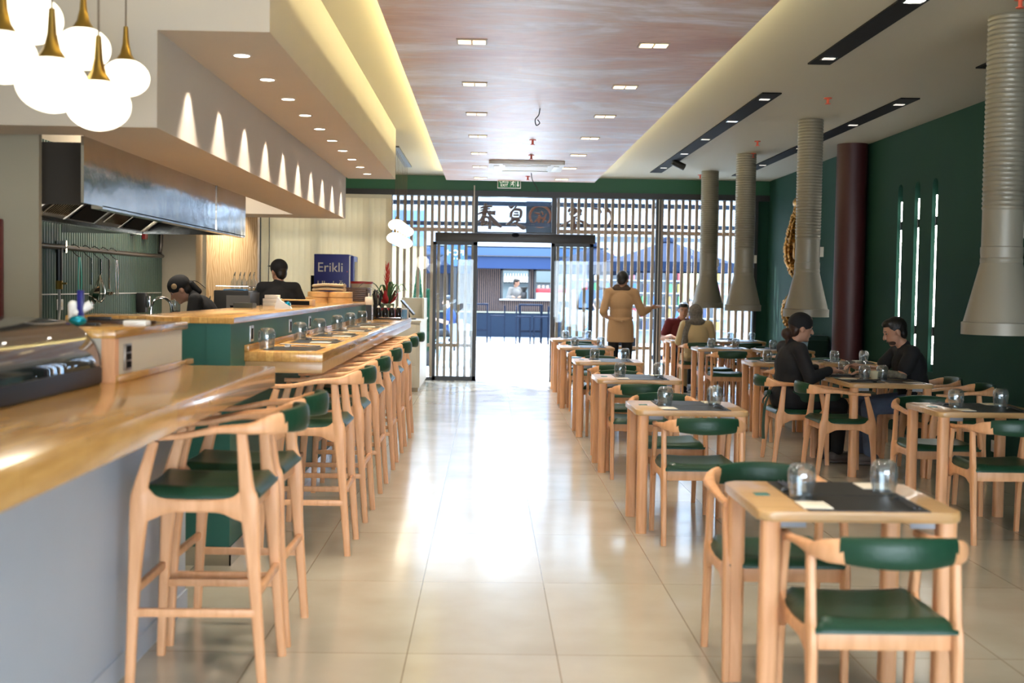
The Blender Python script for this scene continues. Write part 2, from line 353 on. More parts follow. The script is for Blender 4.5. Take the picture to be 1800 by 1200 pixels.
# roller blinds left of the glazing with the lattice behind
t = thing('roller_blind', 'cream roller blind covering the front glazing behind the bar', 'blind', (0, YF - 0.06, 0))
b = B(); xx = XL + 0.02
pts = []
while xx < -1.6: pts += [(xx, 0.0), (xx + 0.045, -0.012), (xx + 0.09, 0.0)]; xx += 0.09
b.poly(pts + [(xx, 0.02), (XL + .02, 0.02)], 0.02, 2.86)
obj('fabric', b, M('blind_fabric', (0.84, 0.73, 0.54), 0.8), t)
obj('top_rail', box(XL + .02, xx, -0.03, 0.03, 2.83, 2.885), CREAM, t)
struct('window_5', box(XL, -1.58, YF + .02, YF + .03, 0, 2.9), GLASS)
b = B()
for z_ in (.0, 1.2, 2.37): b.box(XL, -1.58, YF + .04, YF + .08, z_, z_ + .07)
for x_ in (-1.95, -2.75, -3.5): b.box(x_, x_ + .07, YF + .04, YF + .08, 0, 2.9)
struct('trim_6', b, BLACK)
m_ = MATS['blind_fabric']; N, L = nodes(m_); tl = N.new('ShaderNodeBsdfTranslucent'); tl.inputs[0].default_value = (.60, .53, .41, 1); mx = N.new('ShaderNodeMixShader'); mx.inputs[0].default_value = .38
L.new(N['Principled BSDF'].outputs[0], mx.inputs[1]); L.new(tl.outputs[0], mx.inputs[2]); L.new(mx.outputs[0], N['Material Output'].inputs[0])
t = thing('standpipe', 'thin black vertical pipe in front of the cream blinds', 'pipe', (-3.28, 17.6, 0))
obj('pipe', B().cyl(0, 0, 0, 3.2, 0.035), BLACK, t); obj('cable', B().tube([(0.14, 0, 3.2), (0.15, 0, 2.0), (0.13, 0.02, 1.0), (0.14, 0, 0.02)], 0.006, 6, 6), BLACK, t)

# wooden lattice outside the glass
def lattice(x0, x1, label, z0=0.0):
    n = int((x1 - x0) / 0.108); t = thing('slat_screen', label, 'screen', ((x0 + x1) / 2, YF + 0.14, 0), 0, None); b = B(); w = x1 - x0
    for k in range(n + 1):
        xx = -w / 2 + 0.02 + k * (w - 0.04) / n; b.box(xx - 0.023, xx + 0.023, -0.02, 0.02, 0, 2.90)
    obj('slats', b, SLAT_WOOD, t); obj('upper_rail', box(-w / 2, w / 2, 0.02, 0.05, 2.34, 2.40), SLAT_WOOD, t); obj('lower_rail', box(-w / 2, w / 2, 0.02, 0.05, 0.52, 0.57), SLAT_WOOD, t)
lattice(-1.55, -0.22, 'wooden slat screen behind the glass left of the entrance')
lattice(1.08, 2.62, 'wooden slat screen right of the entrance, behind the standing waiter')
lattice(2.72, 4.18, 'wooden slat screen behind the exhaust hoods, next to the green corner')

# automatic sliding door
def leaf(n, x0, x1):
    b = B(); y0, y1 = YF - 0.16, YF - 0.12
    for a, c in ((x0, x0 + 0.05), (x1 - 0.06, x1)): b.box(a, c, y0, y1, 0.01, 2.17)
    b.box(x0, x1, y0, y1, 0.01, 0.08); b.box(x0, x1, y0, y1, 2.12, 2.17)
    f = obj(f'door_{n}', b, BLACK, smooth=False); f['kind'] = 'structure'
    obj('pane', box(x0 + .05, x1 - .06, YF - .145, YF - .137, 0.08, 2.12), GLASS, f); return f
leaf(1, -0.85, -0.165); leaf(2, 0.985, 1.64)
b = box(-0.82, 1.66, YF - 0.22, YF - 0.02, 2.17, 2.31, 0.008)
t = obj('door_operator', b, M('operator_black', (0.03, 0.028, 0.027), 0.4)); tag(t, 'long black box of the sliding door drive over the entrance', 'door operator')
obj('motion_sensor', B().ball((0.42, YF - 0.225, 2.285), (0.06, 0.04, 0.035)), BLACKM, t)
t = thing('exit_sign', 'green emergency exit sign hanging above the entrance', 'sign', (0.30, 18.4, 0))
obj('panel', box(-0.175, 0.175, -0.012, 0.012, 2.955, 3.10), M('sign_white', (0.85, 0.85, 0.82), 0.5), t)
obj('green_face', box(-0.165, 0.165, -0.016, -0.011, 2.965, 3.09), M('sign_green', (0.01, 0.16, 0.06), 0.5, emit=0.15), t)
SW = M('sign_letter', (0.9, 0.92, 0.85), 0.5, emit=0.5)
text_obj('lettering', 'ÇIKIŞ', 0.055, 0.001, SW, t, Matrix.Translation((-0.145, -0.018, 3.037)) @ FACE_CAM)
text_obj('lettering', 'EXIT', 0.055, 0.001, SW, t, Matrix.Translation((-0.13, -0.018, 2.982)) @ FACE_CAM)
b = B(); b.box(0.02, 0.022, -0.0195, -0.0175, 2.97, 3.085); b.box(0.095, 0.097, -0.0195, -0.0175, 2.97, 3.085)
b.ball((0.066, -0.018, 3.072), (0.009, 0.003, 0.009))
for p0, p1 in (((0.062, 3.06), (0.055, 3.03)), ((0.055, 3.03), (0.07, 3.01)), ((0.07, 3.01), (0.064, 2.985)), ((0.055, 3.03), (0.042, 3.01)), ((0.042, 3.01), (0.03, 3.01)), ((0.062, 3.055), (0.08, 3.045)), ((0.06, 3.055), (0.042, 3.045)), ((0.042, 3.045), (0.036, 3.03))):
    b.cap((p0[0], -0.019, p0[1]), (p1[0], -0.019, p1[1]), 0.005, 0.004, 6)
obj('running_figure', b, SW, t)
obj('arrow', B().poly([(0.125, 3.075), (0.137, 3.075), (0.137, 3.01), (0.15, 3.01), (0.131, 2.98), (0.112, 3.01), (0.125, 3.01)], -0.0195, -0.0175, axis='y'), SW, t)
obj('hanger', B().tube([(-0.1, 0, 3.1), (-0.1, 0, 3.2)], 0.003, 6).tube([(0.1, 0, 3.1), (0.1, 0, 3.2)], 0.003, 6), CHROME, t)

# ---------------------------------------------------------------- hanging mottled panel
def rust_mat():
    m = M('mottled_panel', (0.6, 0.4, 0.3), 0.42, spec=0.6); N, L = nodes(m); b_ = N['Principled BSDF']
    t = N.new('ShaderNodeTexCoord'); mp = N.new('ShaderNodeMapping'); mp.inputs['Scale'].default_value = (0.55, 1.15, 1); n1 = N.new('ShaderNodeTexNoise')
    n1.inputs['Scale'].default_value = 1.0; n1.inputs['Detail'].default_value = 7; n1.inputs['Roughness'].default_value = 0.62; n1.inputs['Distortion'].default_value = 0.9
    r = N.new('ShaderNodeValToRGB'); e = r.color_ramp.elements; e[0].position = 0.36; e[0].color = (0.46, 0.23, 0.13, 1); e[1].position = 0.62; e[1].color = (0.72, 0.69, 0.74, 1)
    q = e.new(0.47); q.color = (0.56, 0.35, 0.25, 1); q = e.new(0.54); q.color = (0.56, 0.46, 0.43, 1)
    mp2 = N.new('ShaderNodeMapping'); mp2.inputs['Scale'].default_value = (3, 26, 1); n2 = N.new('ShaderNodeTexNoise'); n2.inputs['Scale'].default_value = 2; n2.inputs['Detail'].default_value = 4
    r2 = N.new('ShaderNodeValToRGB'); r2.color_ramp.elements[0].position = 0.3; r2.color_ramp.elements[0].color = (0.78, 0.72, 0.70, 1); r2.color_ramp.elements[1].position = 0.65
    mx = N.new('ShaderNodeMix'); mx.data_type = 'RGBA'; mx.blend_type = 'MULTIPLY'; mx.inputs['Factor'].default_value = 1
    L.new(t.outputs['Object'], mp.inputs[0]); L.new(mp.outputs[0], n1.inputs['Vector']); L.new(n1.outputs[0], r.inputs[0])
    L.new(t.outputs['Object'], mp2.inputs[0]); L.new(mp2.outputs[0], n2.inputs['Vector']); L.new(n2.outputs[0], r2.inputs[0])
    L.new(r.outputs[0], mx.inputs['A']); L.new(r2.outputs[0], mx.inputs['B']); L.new(mx.outputs['Result'], b_.inputs['Base Color']); return m
PX0, PX1, ZP = -0.64, 1.575, 3.06
struct('ceiling_panel', box(PX0, PX1, 1.5, 18.35, ZP, ZP + 0.025), rust_mat())
# recessed double downlights
proto = thing('recessed_light', 'x', 'ceiling light')
b = B(); b.box(-0.10, 0.10, -0.075, 0.075, -0.006, 0.0)
obj('trim_ring', b, M('light_trim', (0.35, 0.27, 0.20), 0.5), proto)
for s in (-1, 1): obj('lens', box(s * 0.047 - 0.041, s * 0.047 + 0.041, -0.055, 0.055, -0.010, -0.006, .002), LAMP_ON, proto)
K = Kind(proto)
ords = ['first', 'second', 'third', 'fourth', 'fifth', 'sixth', 'seventh', 'eighth', 'ninth', 'tenth']
for i, yy in enumerate((8.0, 9.65, 11.3, 12.95, 14.6, 16.2, 17.85, 6.35, 4.7, 3.05)):
    for lx, nm in ((-0.125, 'left'), (1.055, 'right')):
        if i < 7: K.put((lx, yy, ZP), 0, f'{ords[i]} twin downlight from the viewer in the {nm} row of the mottled panel', 'twin downlights in the mottled panel')
        lamp('downlight_glow', 'SPOT', (lx, yy, ZP - 0.03), 58, (1, .90, .76), spot_size=math.radians(105), spot_blend=0.9, shadow_soft_size=0.04)
# air conditioning cassette
t = thing('air_conditioner', 'white square ceiling air conditioner cassette in the mottled panel', 'air conditioner', (0.47, 15.85, ZP - .002))
obj('cover', B().poly(rrect(-0.475, 0.475, -0.5, 0.5, 0.04), -0.045, 0, 0.008), WHITE, t)
obj('grille', box(-0.27, 0.27, -0.27, 0.27, -0.052, -0.045), M('grille_beige', (.55, .5, .42), .5), t)
for s in (-1, 1): obj('louvre', box(s * 0.38 - 0.035, s * 0.38 + 0.035, -0.3, 0.3, -0.055, -0.045, 0.004), WHITE, t); obj('louvre', box(-0.3, 0.3, s * 0.4 - 0.035, s * 0.4 + 0.035, -0.055, -0.045, 0.004), WHITE, t)
# sprinklers
proto = thing('sprinkler', 'x', 'sprinkler')
obj('base', B().cyl(0, 0, -0.008, 0, 0.035), M('sprinkler_red', (0.65, 0.10, 0.05), 0.5), proto); obj('head', B().cyl(0, 0, -0.05, -0.008, 0.012).cyl(0, 0, -0.055, -0.05, 0.025), M('sprinkler_red', (0.65, 0.10, 0.05), 0.5), proto)
K = Kind(proto)
for x, y, z, l in ((3.08, 7.15, ZC, 'small red sprinkler nearest the viewer in the white ceiling'), (3.0, 10.9, ZC, 'small red sprinkler in the white ceiling before the third exhaust duct'), (3.08, 14.1, ZC, 'small red sprinkler in the white ceiling between two track channels'), (3.3, 15.35, ZC, 'small red sprinkler beside the second farthest exhaust duct'), (3.15, 18.3, ZC, 'small red sprinkler next to the farthest exhaust duct'), (0.46, 13.2, ZP, 'small sprinkler in the mottled panel nearer than the air conditioner'), (0.5, 14.7, ZP, 'small red sprinkler right before the air conditioner'), (0.55, 17.5, ZP, 'small red sprinkler behind the air conditioner')):
    K.put((x, y, z), 0, l, 'sprinklers')
t = obj('hanging_wire', B().tube([(0.44, 10.9, ZP), (0.43, 10.9, ZP - .06), (0.40, 10.9, ZP - .1), (0.41, 10.9, ZP - .15), (0.44, 10.9, ZP - .13), (0.42, 10.9, ZP - .1)], 0.005, 6, 4), BLACK)
tag(t, 'short looped wire hanging from the mottled panel', 'wire')
t = obj('hanging_wire', B().tube([(0.58, 17.0, ZP), (0.60, 17, ZP - .1), (0.66, 17, ZP - .2), (0.68, 17, ZP - .26)], 0.006, 6, 4), BLACK)
tag(t, 'thin bent wire hanging behind the air conditioner', 'wire')

# soffit downlights washing the lower soffit
proto = thing('soffit_downlight', 'x', 'ceiling light')
obj('ring', B().lathe([(0.040, 0), (0.050, 0), (0.050, -0.004), (0.040, -0.004)], n=24, close=True), PLASTER, proto); obj('lens', B().cyl(0, 0, -0.003, 0.0, 0.040), M('downlight_lens', (1, .95, .85), .4, emit=9), proto)
K = Kind(proto)
for i in range(10):
    yy = 6.42 + 0.735 * i
    K.put((-1.29, yy, 2.65), 0, f'round soffit downlight, {ords[i]} from the viewer above the bar', 'round downlights in the soffit above the bar')
    lamp('soffit_glow', 'SPOT', (-1.468, yy, 2.63), 26, SOFT, (0, math.radians(-3), 0), spot_size=math.radians(66), spot_blend=0.45, shadow_soft_size=0.008)
    lamp('soffit_fill', 'SPOT', (-1.27, yy, 2.63), 32, SOFT, spot_size=math.radians(95), spot_blend=0.8, shadow_soft_size=0.03)
# black recessed track channels in the white ceiling
def channel(x0, x1, y0, y1, lamps, label, proj=None):
    t = thing('track_channel', label, 'ceiling light', ((x0 + x1) / 2, (y0 + y1) / 2, ZC)); w = (x1 - x0) / 2; L = (y1 - y0) / 2
    obj('channel', box(-w, w, -L, L, -0.012, -0.001), BLACKM, t)
    for k, ly in enumerate(lamps):
        h = obj('lamp_housing', box(-0.055, 0.055, ly - (y0 + y1) / 2 - 0.05, ly - (y0 + y1) / 2 + 0.05, -0.018, -0.012), CHROME, t)
        obj('lens', box(-0.042, 0.042, ly - (y0 + y1) / 2 - 0.03, ly - (y0 + y1) / 2 + 0.03, -0.021, -0.018), LAMP_DIM, h)
    if proj:
        obj('spotlight', B().tube([(-0.02, proj, -0.03), (0.14, proj + .02, -0.10)], 0.045, 14).tube([(0, proj, -0.012), (0.03, proj, -0.06)], 0.012, 8), BLACK, t)
channel(2.39, 2.56, 4.2, 9.27, (5.4, 7.2, 9.0), 'black recessed track channel at the top right edge of the picture')
channel(2.36, 2.53, 10.66, 18.0, (10.95, 12.4, 13.9, 15.4, 17.2), 'long black track channel in the white ceiling right of the mottled panel', 1.9)
channel(3.62, 3.79, 10.8, 18.3, (11.1, 12.5, 14.6, 16.6), 'long black track channel behind the exhaust ducts beside the green wall')
channel(3.68, 3.86, 4.2, 9.3, (5.4, 7.2, 9.05), 'short black track channel above the nearest exhaust duct')

t = thing('wall_socket', 'white floor level socket on the green wall behind the right edge table', 'socket', (XR - .001, 10.4, .17)); obj('plate', box(-.012, 0, -.08, .08, -.05, .05, .003), WHITE, t); obj('outlet', B().tube([(-.012, .03, 0), (-.014, .03, 0)], .02, 12).tube([(-.012, -.03, 0), (-.014, -.03, 0)], .02, 12), PAPER, t)
# maroon column
t = obj('column', B().lathe([(0.175, 0), (0.175, 3.2)], (4.225, 14.25, 0), 40), MAROON); tag(t, 'round maroon column standing against the green wall', 'column')

# ================================================================ exhaust hoods over the tables
proto = thing('exhaust_hood', 'x', 'exhaust hood')
obj('cone', B().lathe([(0.222, 1.225), (0.227, 1.225), (0.227, 1.30), (0.215, 1.305), (0.125, 1.672), (0.120, 1.672), (0.210, 1.305), (0.222, 1.298)], n=40, close=True), DUCT, proto)
obj('collar', B().lathe([(0.124, 1.67), (0.127, 1.675), (0.127, 1.70), (0.124, 1.705), (0.127, 1.74), (0.127, 1.77), (0.122, 1.775), (0.122, 2.0)], n=36), DUCT, proto)
prof = []; z = 2.0; k = 0
while z < 3.195:
    prof += [(0.121, z), (0.127, z + 0.012), (0.127, z + 0.020)]; z += 0.03
obj('flexible_duct', B().lathe(prof + [(0.121, 3.2)], n=36), M('duct_foil', (0.25, 0.225, 0.175), 0.42, 0.3, bump=0.4, scale=25, stretch=(1, 1, 2)), proto)
obj('switch_box', box(0.12, 0.155, -0.03, 0.03, 1.83, 1.93), CREAM, proto)
K = Kind(proto)
for (x, y), l in (((3.21, 7.6), 'grey exhaust hood with ribbed duct cut off by the right picture edge'), ((3.22, 12.3), 'grey exhaust hood with ribbed duct in front of the golden carving'), ((3.24, 15.45), 'grey exhaust hood, second from the glass front, beside the green corner'), ((3.20, 17.75), 'grey exhaust hood with ribbed duct nearest the glass front')):
    K.put((x, y, 0), random.uniform(-.2, .2), l, 'exhaust hoods over the tables')

# ================================================================ FURNITURE
def side_frames(t, zs, za, zt, foot, seatx, topx, w, arm_y):
    """legs and side rails; zs = seat rail centre, za = arm height in front, zt = arm height at the rear leg"""
    for s in (-1, 1):
        x = s * w
        obj('leg', B().sweep([(x, -foot, 0), (x, -(foot * .35 + seatx * .65), zs * .62), (x, -seatx, zs), (x, -seatx + .012, zs + .07), (x, -topx, zt)], [.034, .046, .070, .054, .038], [.030, .032, .034, .030, .030], (0, 1, 0), 10, 4), BEECH, t)
        obj('leg', B().sweep([(x, foot * .94, 0), (x, (foot * .35 + seatx * .65), zs * .62), (x, seatx, zs), (x, seatx - .005, zs + .07), (x, topx * .88, za)], [.034, .046, .070, .052, .036], [.030, .032, .034, .030, .030], (0, 1, 0), 10, 4), BEECH, t)
        y0 = seatx - .012
        obj('side_rail', B().sweep([(x, -y0, zs), (x, -y0 * .78, zs - .004), (x, -y0 * .5, zs), (x, 0, zs), (x, y0 * .5, zs), (x, y0 * .78, zs - .004), (x, y0, zs)], [.145, .088, .052, .047, .052, .088, .145], .026, (0, 0, 1), 10, 4), BEECH, t)
def seating(stool):
    if stool: t = thing('bar_stool', 'x', 'bar stool'); zs, za, zt, foot, seatx, topx, w = 0.675, 0.905, 0.935, 0.245, 0.195, 0.165, 0.222; zp = 0.972
    else: t = thing('dining_chair', 'x', 'chair'); zs, za, zt, foot, seatx, topx, w = 0.405, 0.652, 0.672, 0.235, 0.195, 0.165, 0.225; zp = 0.703
    side_frames(t, zs, za, zt, foot, seatx, topx, w, 0.17)
    for y, z in ((-seatx + .01, zs), (seatx - .01, zs)): obj('cross_rail', box(-w, w, y - .012, y + .012, z - .032, z + .03, .004), BEECH, t)
    if stool:
        for s in (-1, 1): obj('footrest', box(s * .226 - .011, s * .226 + .011, -.225, .225, .275, .305, .004), BEECH, t)
        for y in (-.222, .222): obj('footrest', box(-.226, .226, y - .011, y + .011, .345, .375, .004), BEECH, t)
    # seat cushion
    b = B(); n = 14; top = []
    def sh(u, v, up):
        x = .232 * u; y = .225 * v; r = max(abs(u), abs(v)); e = (1 - min(1, max(0, (r - .78) / .22)) ** 2.2)
        cx = x * (1 - .05 * abs(v)); sad = -.014 * (1 - u * u) + .010 * v * v
        return Vector((cx, y, zs + .028 + (0.012 + (.030 + sad) * e if up else -.002)))
    for up in (True, False):
        g = [[b.bm.verts.new(sh(-1 + 2 * i / n, -1 + 2 * j / n, up)) for j in range(n + 1)] for i in range(n + 1)]
        for i in range(n):
            for j in range(n): b.bm.faces.new((g[i][j], g[i + 1][j], g[i + 1][j + 1], g[i][j + 1]))
        top.append(g)
    a, c = top
    rim = lambda g: [g[i][0] for i in range(n)] + [g[n][j] for j in range(n)] + [g[i][n] for i in range(n, 0, -1)] + [g[0][j] for j in range(n, 0, -1)]
    ra, rc = rim(a), rim(c)
    for k in range(len(ra)): b.bm.faces.new((ra[k], ra[(k + 1) % len(ra)], rc[(k + 1) % len(ra)], rc[k]))
    obj('seat', b, GREEN_LEATHER, t, angle=1.2)
    # arms with the back corner, then the padded back
    for s in (-1, 1):
        obj('arm', B().sweep([(s * w, .175, za + .014), (s * (w + .004), .06, za + .018), (s * (w + .008), -.08, zt + .014), (s * (w + .002), -.19, zt + .018), (s * .205, -.262, zp - .006), (s * .160, -.308, zp)],
            [.030, .034, .040, .050, .036, .028], [.024, .024, .028, .040, .068, .078], (1, 0, 0), 12, 5, 2.8), BEECH, t)
    pts = []; 
    for k in range(9):
        u = -1 + k / 4; pts.append((.172 * u, -.298 - .052 * (1 - u * u), zp + .003))
    obj('back_pad', B().sweep(pts, [.030, .040, .044, .046, .046, .046, .044, .040, .030], [.080, .088, .094, .098, .099, .098, .094, .088, .080], (0, 1, 0), 14, 3, 2.8), GREEN_LEATHER, t)
    return t
CHAIR = Kind(seating(False)); STOOL = Kind(seating(True))

STICKER = M('table_plaque', (0.03, 0.18, 0.16), 0.4)
def make_table(w, dp):
    t = thing('dining_table', 'x', 'table')
    obj('tabletop', B().poly(rrect(-w / 2, w / 2, -dp / 2, dp / 2, .045), .716, .750, .010), BEECH_TOP, t)
    for sx in (-1, 1):
        for sy in (-1, 1):
            x, y = sx * (w / 2 - .046), sy * (dp / 2 - .046)
            obj('leg', B().poly(rrect(x - .032, x + .032, y - .032, y + .032, .02), 0, .716), BEECH, t)
            obj('bracket', B().poly([(x - sx * .035, y), (x - sx * .12, y), (x - sx * .035, y - sy * .09)], .69, .716), M('zinc', (.30, .32, .35), .5, .3), t)
    obj('number_plaque', box(-w / 2 + .055, -w / 2 + .105, -.02 + dp * .02, .025 + dp * .02, .750, .7535), STICKER, t)
    return t
T2 = Kind(make_table(.68, .64)); T4 = Kind(make_table(.68, 1.24))

# table settings
def tumbler():
    g = [(.0, .118), (.018, .1205), (.030, .119), (.040, .112), (.0475, .095), (.0495, .075), (.047, .045), (.041, .012), (.040, .0), (.038, .0), (.039, .012), (.045, .045), (.0475, .075), (.0455, .094), (.038, .108), (.028, .113), (0, .113)]
    return obj('tumbler', B().lathe(g, n=28), TUMBLER)
def placemat(): return obj('placemat', B().poly(rrect(-.205, .205, -.148, .148, .006), 0, .003), MAT_BLACK)
def napkin(): return obj('napkin', box(-.05, .05, -.065, .065, 0, .004, .001), PAPER)
def chopsticks():
    t = thing('chopsticks', 'x', 'chopsticks')
    for s in (-1, 1): obj('stick', B().tube([(s * .008, -.12, .006), (s * .005, .12, .016)], [.004, .0025], 8), STICK, t)
    obj('rest', B().poly([(-.028, 0), (-.02, .012), (.02, .012), (.028, 0), (.02, .006), (-.02, .006)], .055, .085, axis='y'), STICK, t)
    return t
P = {'glass': tumbler(), 'mat': placemat(), 'napkin': napkin(), 'sticks': chopsticks()}
CATS = {'glass': 'glass', 'mat': 'placemat', 'napkin': 'napkin', 'sticks': 'chopsticks'}
for k in P:
    if k != 'sticks': P[k]['category'] = CATS[k]
KK = {k: Kind(v) for k, v in P.items()}
def setting(cx, cy, z, ang, where, grp, parts='gmns', j=0.006, glass_pos=(-.165, .105)):
    """one place setting; local +Y points away from the guest"""
    c, s = math.cos(ang), math.sin(ang)
    def w(x, y): x += random.uniform(-j, j); y += random.uniform(-j, j); return (cx + x * c - y * s, cy + x * s + y * c)
    mz = z + .003 if 'm' in parts else z
    if 'm' in parts: KK['mat'].put((cx, cy, z), ang, f'black placemat {where}', f'placemats {grp}')
    if 'g' in parts: KK['glass'].put((*w(*glass_pos), mz), random.uniform(0, 6), f'upturned clear glass {where}', f'glasses {grp}')
    if 'n' in parts: KK['napkin'].put((*w(-.165, -.055), mz), ang + random.uniform(-.06, .06), f'folded pale napkin {where}', f'napkins {grp}')
    if 's' in parts: KK['sticks'].put((*w(.17, 0.0), mz), ang + random.uniform(-.08, .08), f'black chopsticks {where}', f'chopsticks {grp}')

TZ = .750
def two_seat(x0, y0, desc, short, front=True, back=True, df=0, db=0, dx=0, dxb=0, sets='fb', rf=0, rb=0):
    cx, cy = x0 + .34, y0 + .32
    T2.put((cx, cy, 0), 0, desc, 'beech dining tables')
    if front: CHAIR.put((cx + dx, y0 - .10 + df, 0), rf, f'green seated beech armchair on the near side of {short}', 'beech armchairs at the tables')
    if back: CHAIR.put((cx + dxb, y0 + .64 + .15 + db, 0), PI + rb, f'green seated beech armchair on the far side of {short}', 'beech armchairs at the tables')
    if 'f' in sets: setting(cx + .03, y0 + .165, TZ, 0, f'on the near half of {short}', 'on the tables')
    if 'b' in sets: setting(cx + .03, y0 + .475, TZ, PI, f'on the far half of {short}', 'on the tables')
AISLE = [(.905, 3.97), (.905, 7.29), (.893, 9.72), (.885, 12.05), (.895, 14.95), (.93, 17.25)]
names = ['nearest aisle table', 'second aisle table', 'third aisle table', 'fourth aisle table', 'fifth aisle table', 'last aisle table']
descs = ['small beech table nearest the viewer, first along the right of the aisle', 'second small beech table along the right of the aisle', 'third small beech table along the right of the aisle', 'fourth small beech table along the right of the aisle', 'fifth small beech table along the right of the aisle', 'last small beech table of the aisle row, next to the sliding door']
for i, (x, y) in enumerate(AISLE):
    two_seat(x, y, descs[i], 'the ' + names[i], df=(.02, .01, .0, .0, 0, 0)[i], dx=(-.01, .01, -.02, .02, 0, 0)[i], dxb=(-.10, -.02, -.06, 0, 0, 0)[i], db=(0, .1, .02, 0, 0, 0)[i], rf=(.0, .02, -.02, .03, 0, 0)[i])
# second row
two_seat(2.785, 7.43, 'small beech table half cut by the right picture edge', 'the table at the right picture edge', df=-.02, dx=-.02, db=.02, dxb=-.05)
two_seat(2.68, 12.2, 'small beech table behind the seated woman in black, in the middle row', 'the table behind the woman in black', dx=0, front=True)
two_seat(3.41, 12.35, 'small beech table near the maroon column beyond the two seated guests', 'the table by the maroon column', front=True, df=-.02)
two_seat(2.63, 15.1, 'small beech table in the middle row right before the woman in the headscarf', 'the table before the headscarf woman', df=.0)
two_seat(3.36, 14.9, 'small beech table by the green wall under the second hood', 'the table under the second hood')
two_seat(2.635, 17.45, 'small beech table between the man in red and the woman in the headscarf', 'the table of the man in red', back=False, sets='f', df=-.08)
CHAIR.put((2.95, 18.55, 0), PI, 'green seated beech armchair under the man in the red shirt', 'beech armchairs at the tables')
two_seat(3.34, 17.45, 'small beech table under the farthest exhaust hood by the glass front', 'the table under the farthest hood')
# the four-seat table of the man and woman in black
X4, Y4 = 2.90, 9.66
T4.put((X4 + .34, Y4 + .62, 0), 0, 'long beech table where the man and the woman in black sit', 'beech dining tables')
for sx, nm in ((-1, 'left'), (1, 'right')):
    for k, (yy, fn) in enumerate(((9.86, 'near'), (10.56, 'far'))):
        off = (.54 if k else .36) if sx < 0 else .52
        CHAIR.put((X4 + .34 + sx * off, yy, 0), (-PI / 2 if sx < 0 else PI / 2), f'green seated beech armchair on the {nm} side of the long table, {fn}er the viewer' if k == 0 else f'green seated beech armchair under the guest on the {nm} of the long table', 'beech armchairs at the tables')
        setting(X4 + .34 + sx * .165, Y4 + (.33 if k == 0 else .93), TZ, -PI / 2 if sx < 0 else PI / 2, f'on the {nm} {fn} place of the long table', 'on the long table', 'gmns', glass_pos=(-.165 * (1 if sx < 0 else -1), .09))
t = obj('bowl', B().lathe([(0, 0), (.03, 0), (.032, .006), (.05, .03), (.062, .062), (.064, .068), (.060, .066), (.047, .032), (.0, .008)], (3.27, 10.2, TZ + .003), 26), M('cream_ceramic', (.72, .64, .42), .3)); tag(t, 'small cream bowl in front of the man in black', 'bowl')

# ================================================================ BAR
# near counter with white front
t = thing('bar_counter', 'thick wooden bar counter nearest the viewer with a pale grey front', 'bar counter', (-1.35, 3.2, 0))
def rel(o, loc):            # shift a mesh authored in room coordinates under its thing
    o.data.transform(Matrix.Translation(-Vector(loc))); return o
def part(t, name, b, mat, **k): return rel(obj(name, b, mat, t, **k), t.location)
part(t, 'countertop', box(-1.95, -.95, .9, 5.52, 1.01, 1.10, .006), BAR_WOOD)
part(t, 'front_wall', box(-1.5, -1.345, .9, 5.50, 0, 1.01), COOL_WALL)
part(t, 'skirting', box(-1.345, -1.335, .9, 5.5, 0, .09), COOL_WALL)
part(t, 'upstand', box(-1.365, -1.340, 4.49, 5.62, 1.10, 1.125, .003), BAR_WOOD)
t = thing('raised_cabinet', 'cream raised cabinet with wooden top standing on the near counter', 'cabinet', (-1.62, 5.0, 1.10))
part(t, 'body', box(-1.95, -1.365, 4.50, 5.50, 1.10, 1.262), CREAM)
part(t, 'top_board', box(-1.98, -1.35, 4.47, 5.55, 1.262, 1.294, .004), BAR_WOOD)
part(t, 'corner_post', box(-1.405, -1.355, 4.485, 4.53, 1.10, 1.262), BEECH)
o = part(t, 'socket_plate', box(-1.365, -1.358, 4.62, 4.71, 1.135, 1.235, .002), M('socket_grey', (.28, .24, .20), .3, .6))
for k in range(3): o2 = rel(obj('socket', box(-1.359, -1.354, 4.64, 4.69, 1.145 + k * .03, 1.168 + k * .03), BLACKM, o), t.location)
# green bar with two levels
t = thing('green_bar', 'green two-level sushi bar with wooden counters along the kitchen', 'bar counter', (-1.3, 10.0, 0))
part(t, 'bar_wall', box(-1.45, -1.325, 6.35, 13.9, 0, 1.262), BAR_GREEN)
part(t, 'return_wall', box(-2.13, -1.45, 6.37, 6.50, 0, 1.262), BAR_GREEN)
part(t, 'upper_counter', B().poly([(-1.30, 6.31), (-1.30, 13.3), (-1.42, 14.3), (-1.85, 14.3), (-1.85, 6.75), (-2.16, 6.75), (-2.16, 6.31)], 1.262, 1.294, .004), BAR_WOOD)
part(t, 'lower_counter', box(-1.40, -.896, 6.71, 14.5, 1.045, 1.10, .006), BAR_WOOD)
part(t, 'counter_frame', box(-1.325, -.90, 6.73, 14.48, .983, 1.046, .004), BEECH_TOP)
part(t, 'upstand', box(-1.326, -1.300, 6.71, 14.0, 1.10, 1.135, .003), BAR_WOOD)
part(t, 'skirting', box(-1.325, -1.317, 6.342, 13.9, 0, .10), STEEL); part(t, 'skirting', box(-2.13, -1.317, 6.342, 6.35, 0, .10), STEEL)
for k, yy in enumerate((6.9, 8.25, 9.15)):
    o = part(t, 'socket_plate', box(-1.325, -1.319, yy - .05, yy + .05, 1.145, 1.235, .002), M('socket_silver', (.5, .5, .48), .3, .7)); rel(obj('socket', box(-1.320, -1.316, yy - .018, yy + .018, 1.16, 1.22), BLACKM, o), t.location)
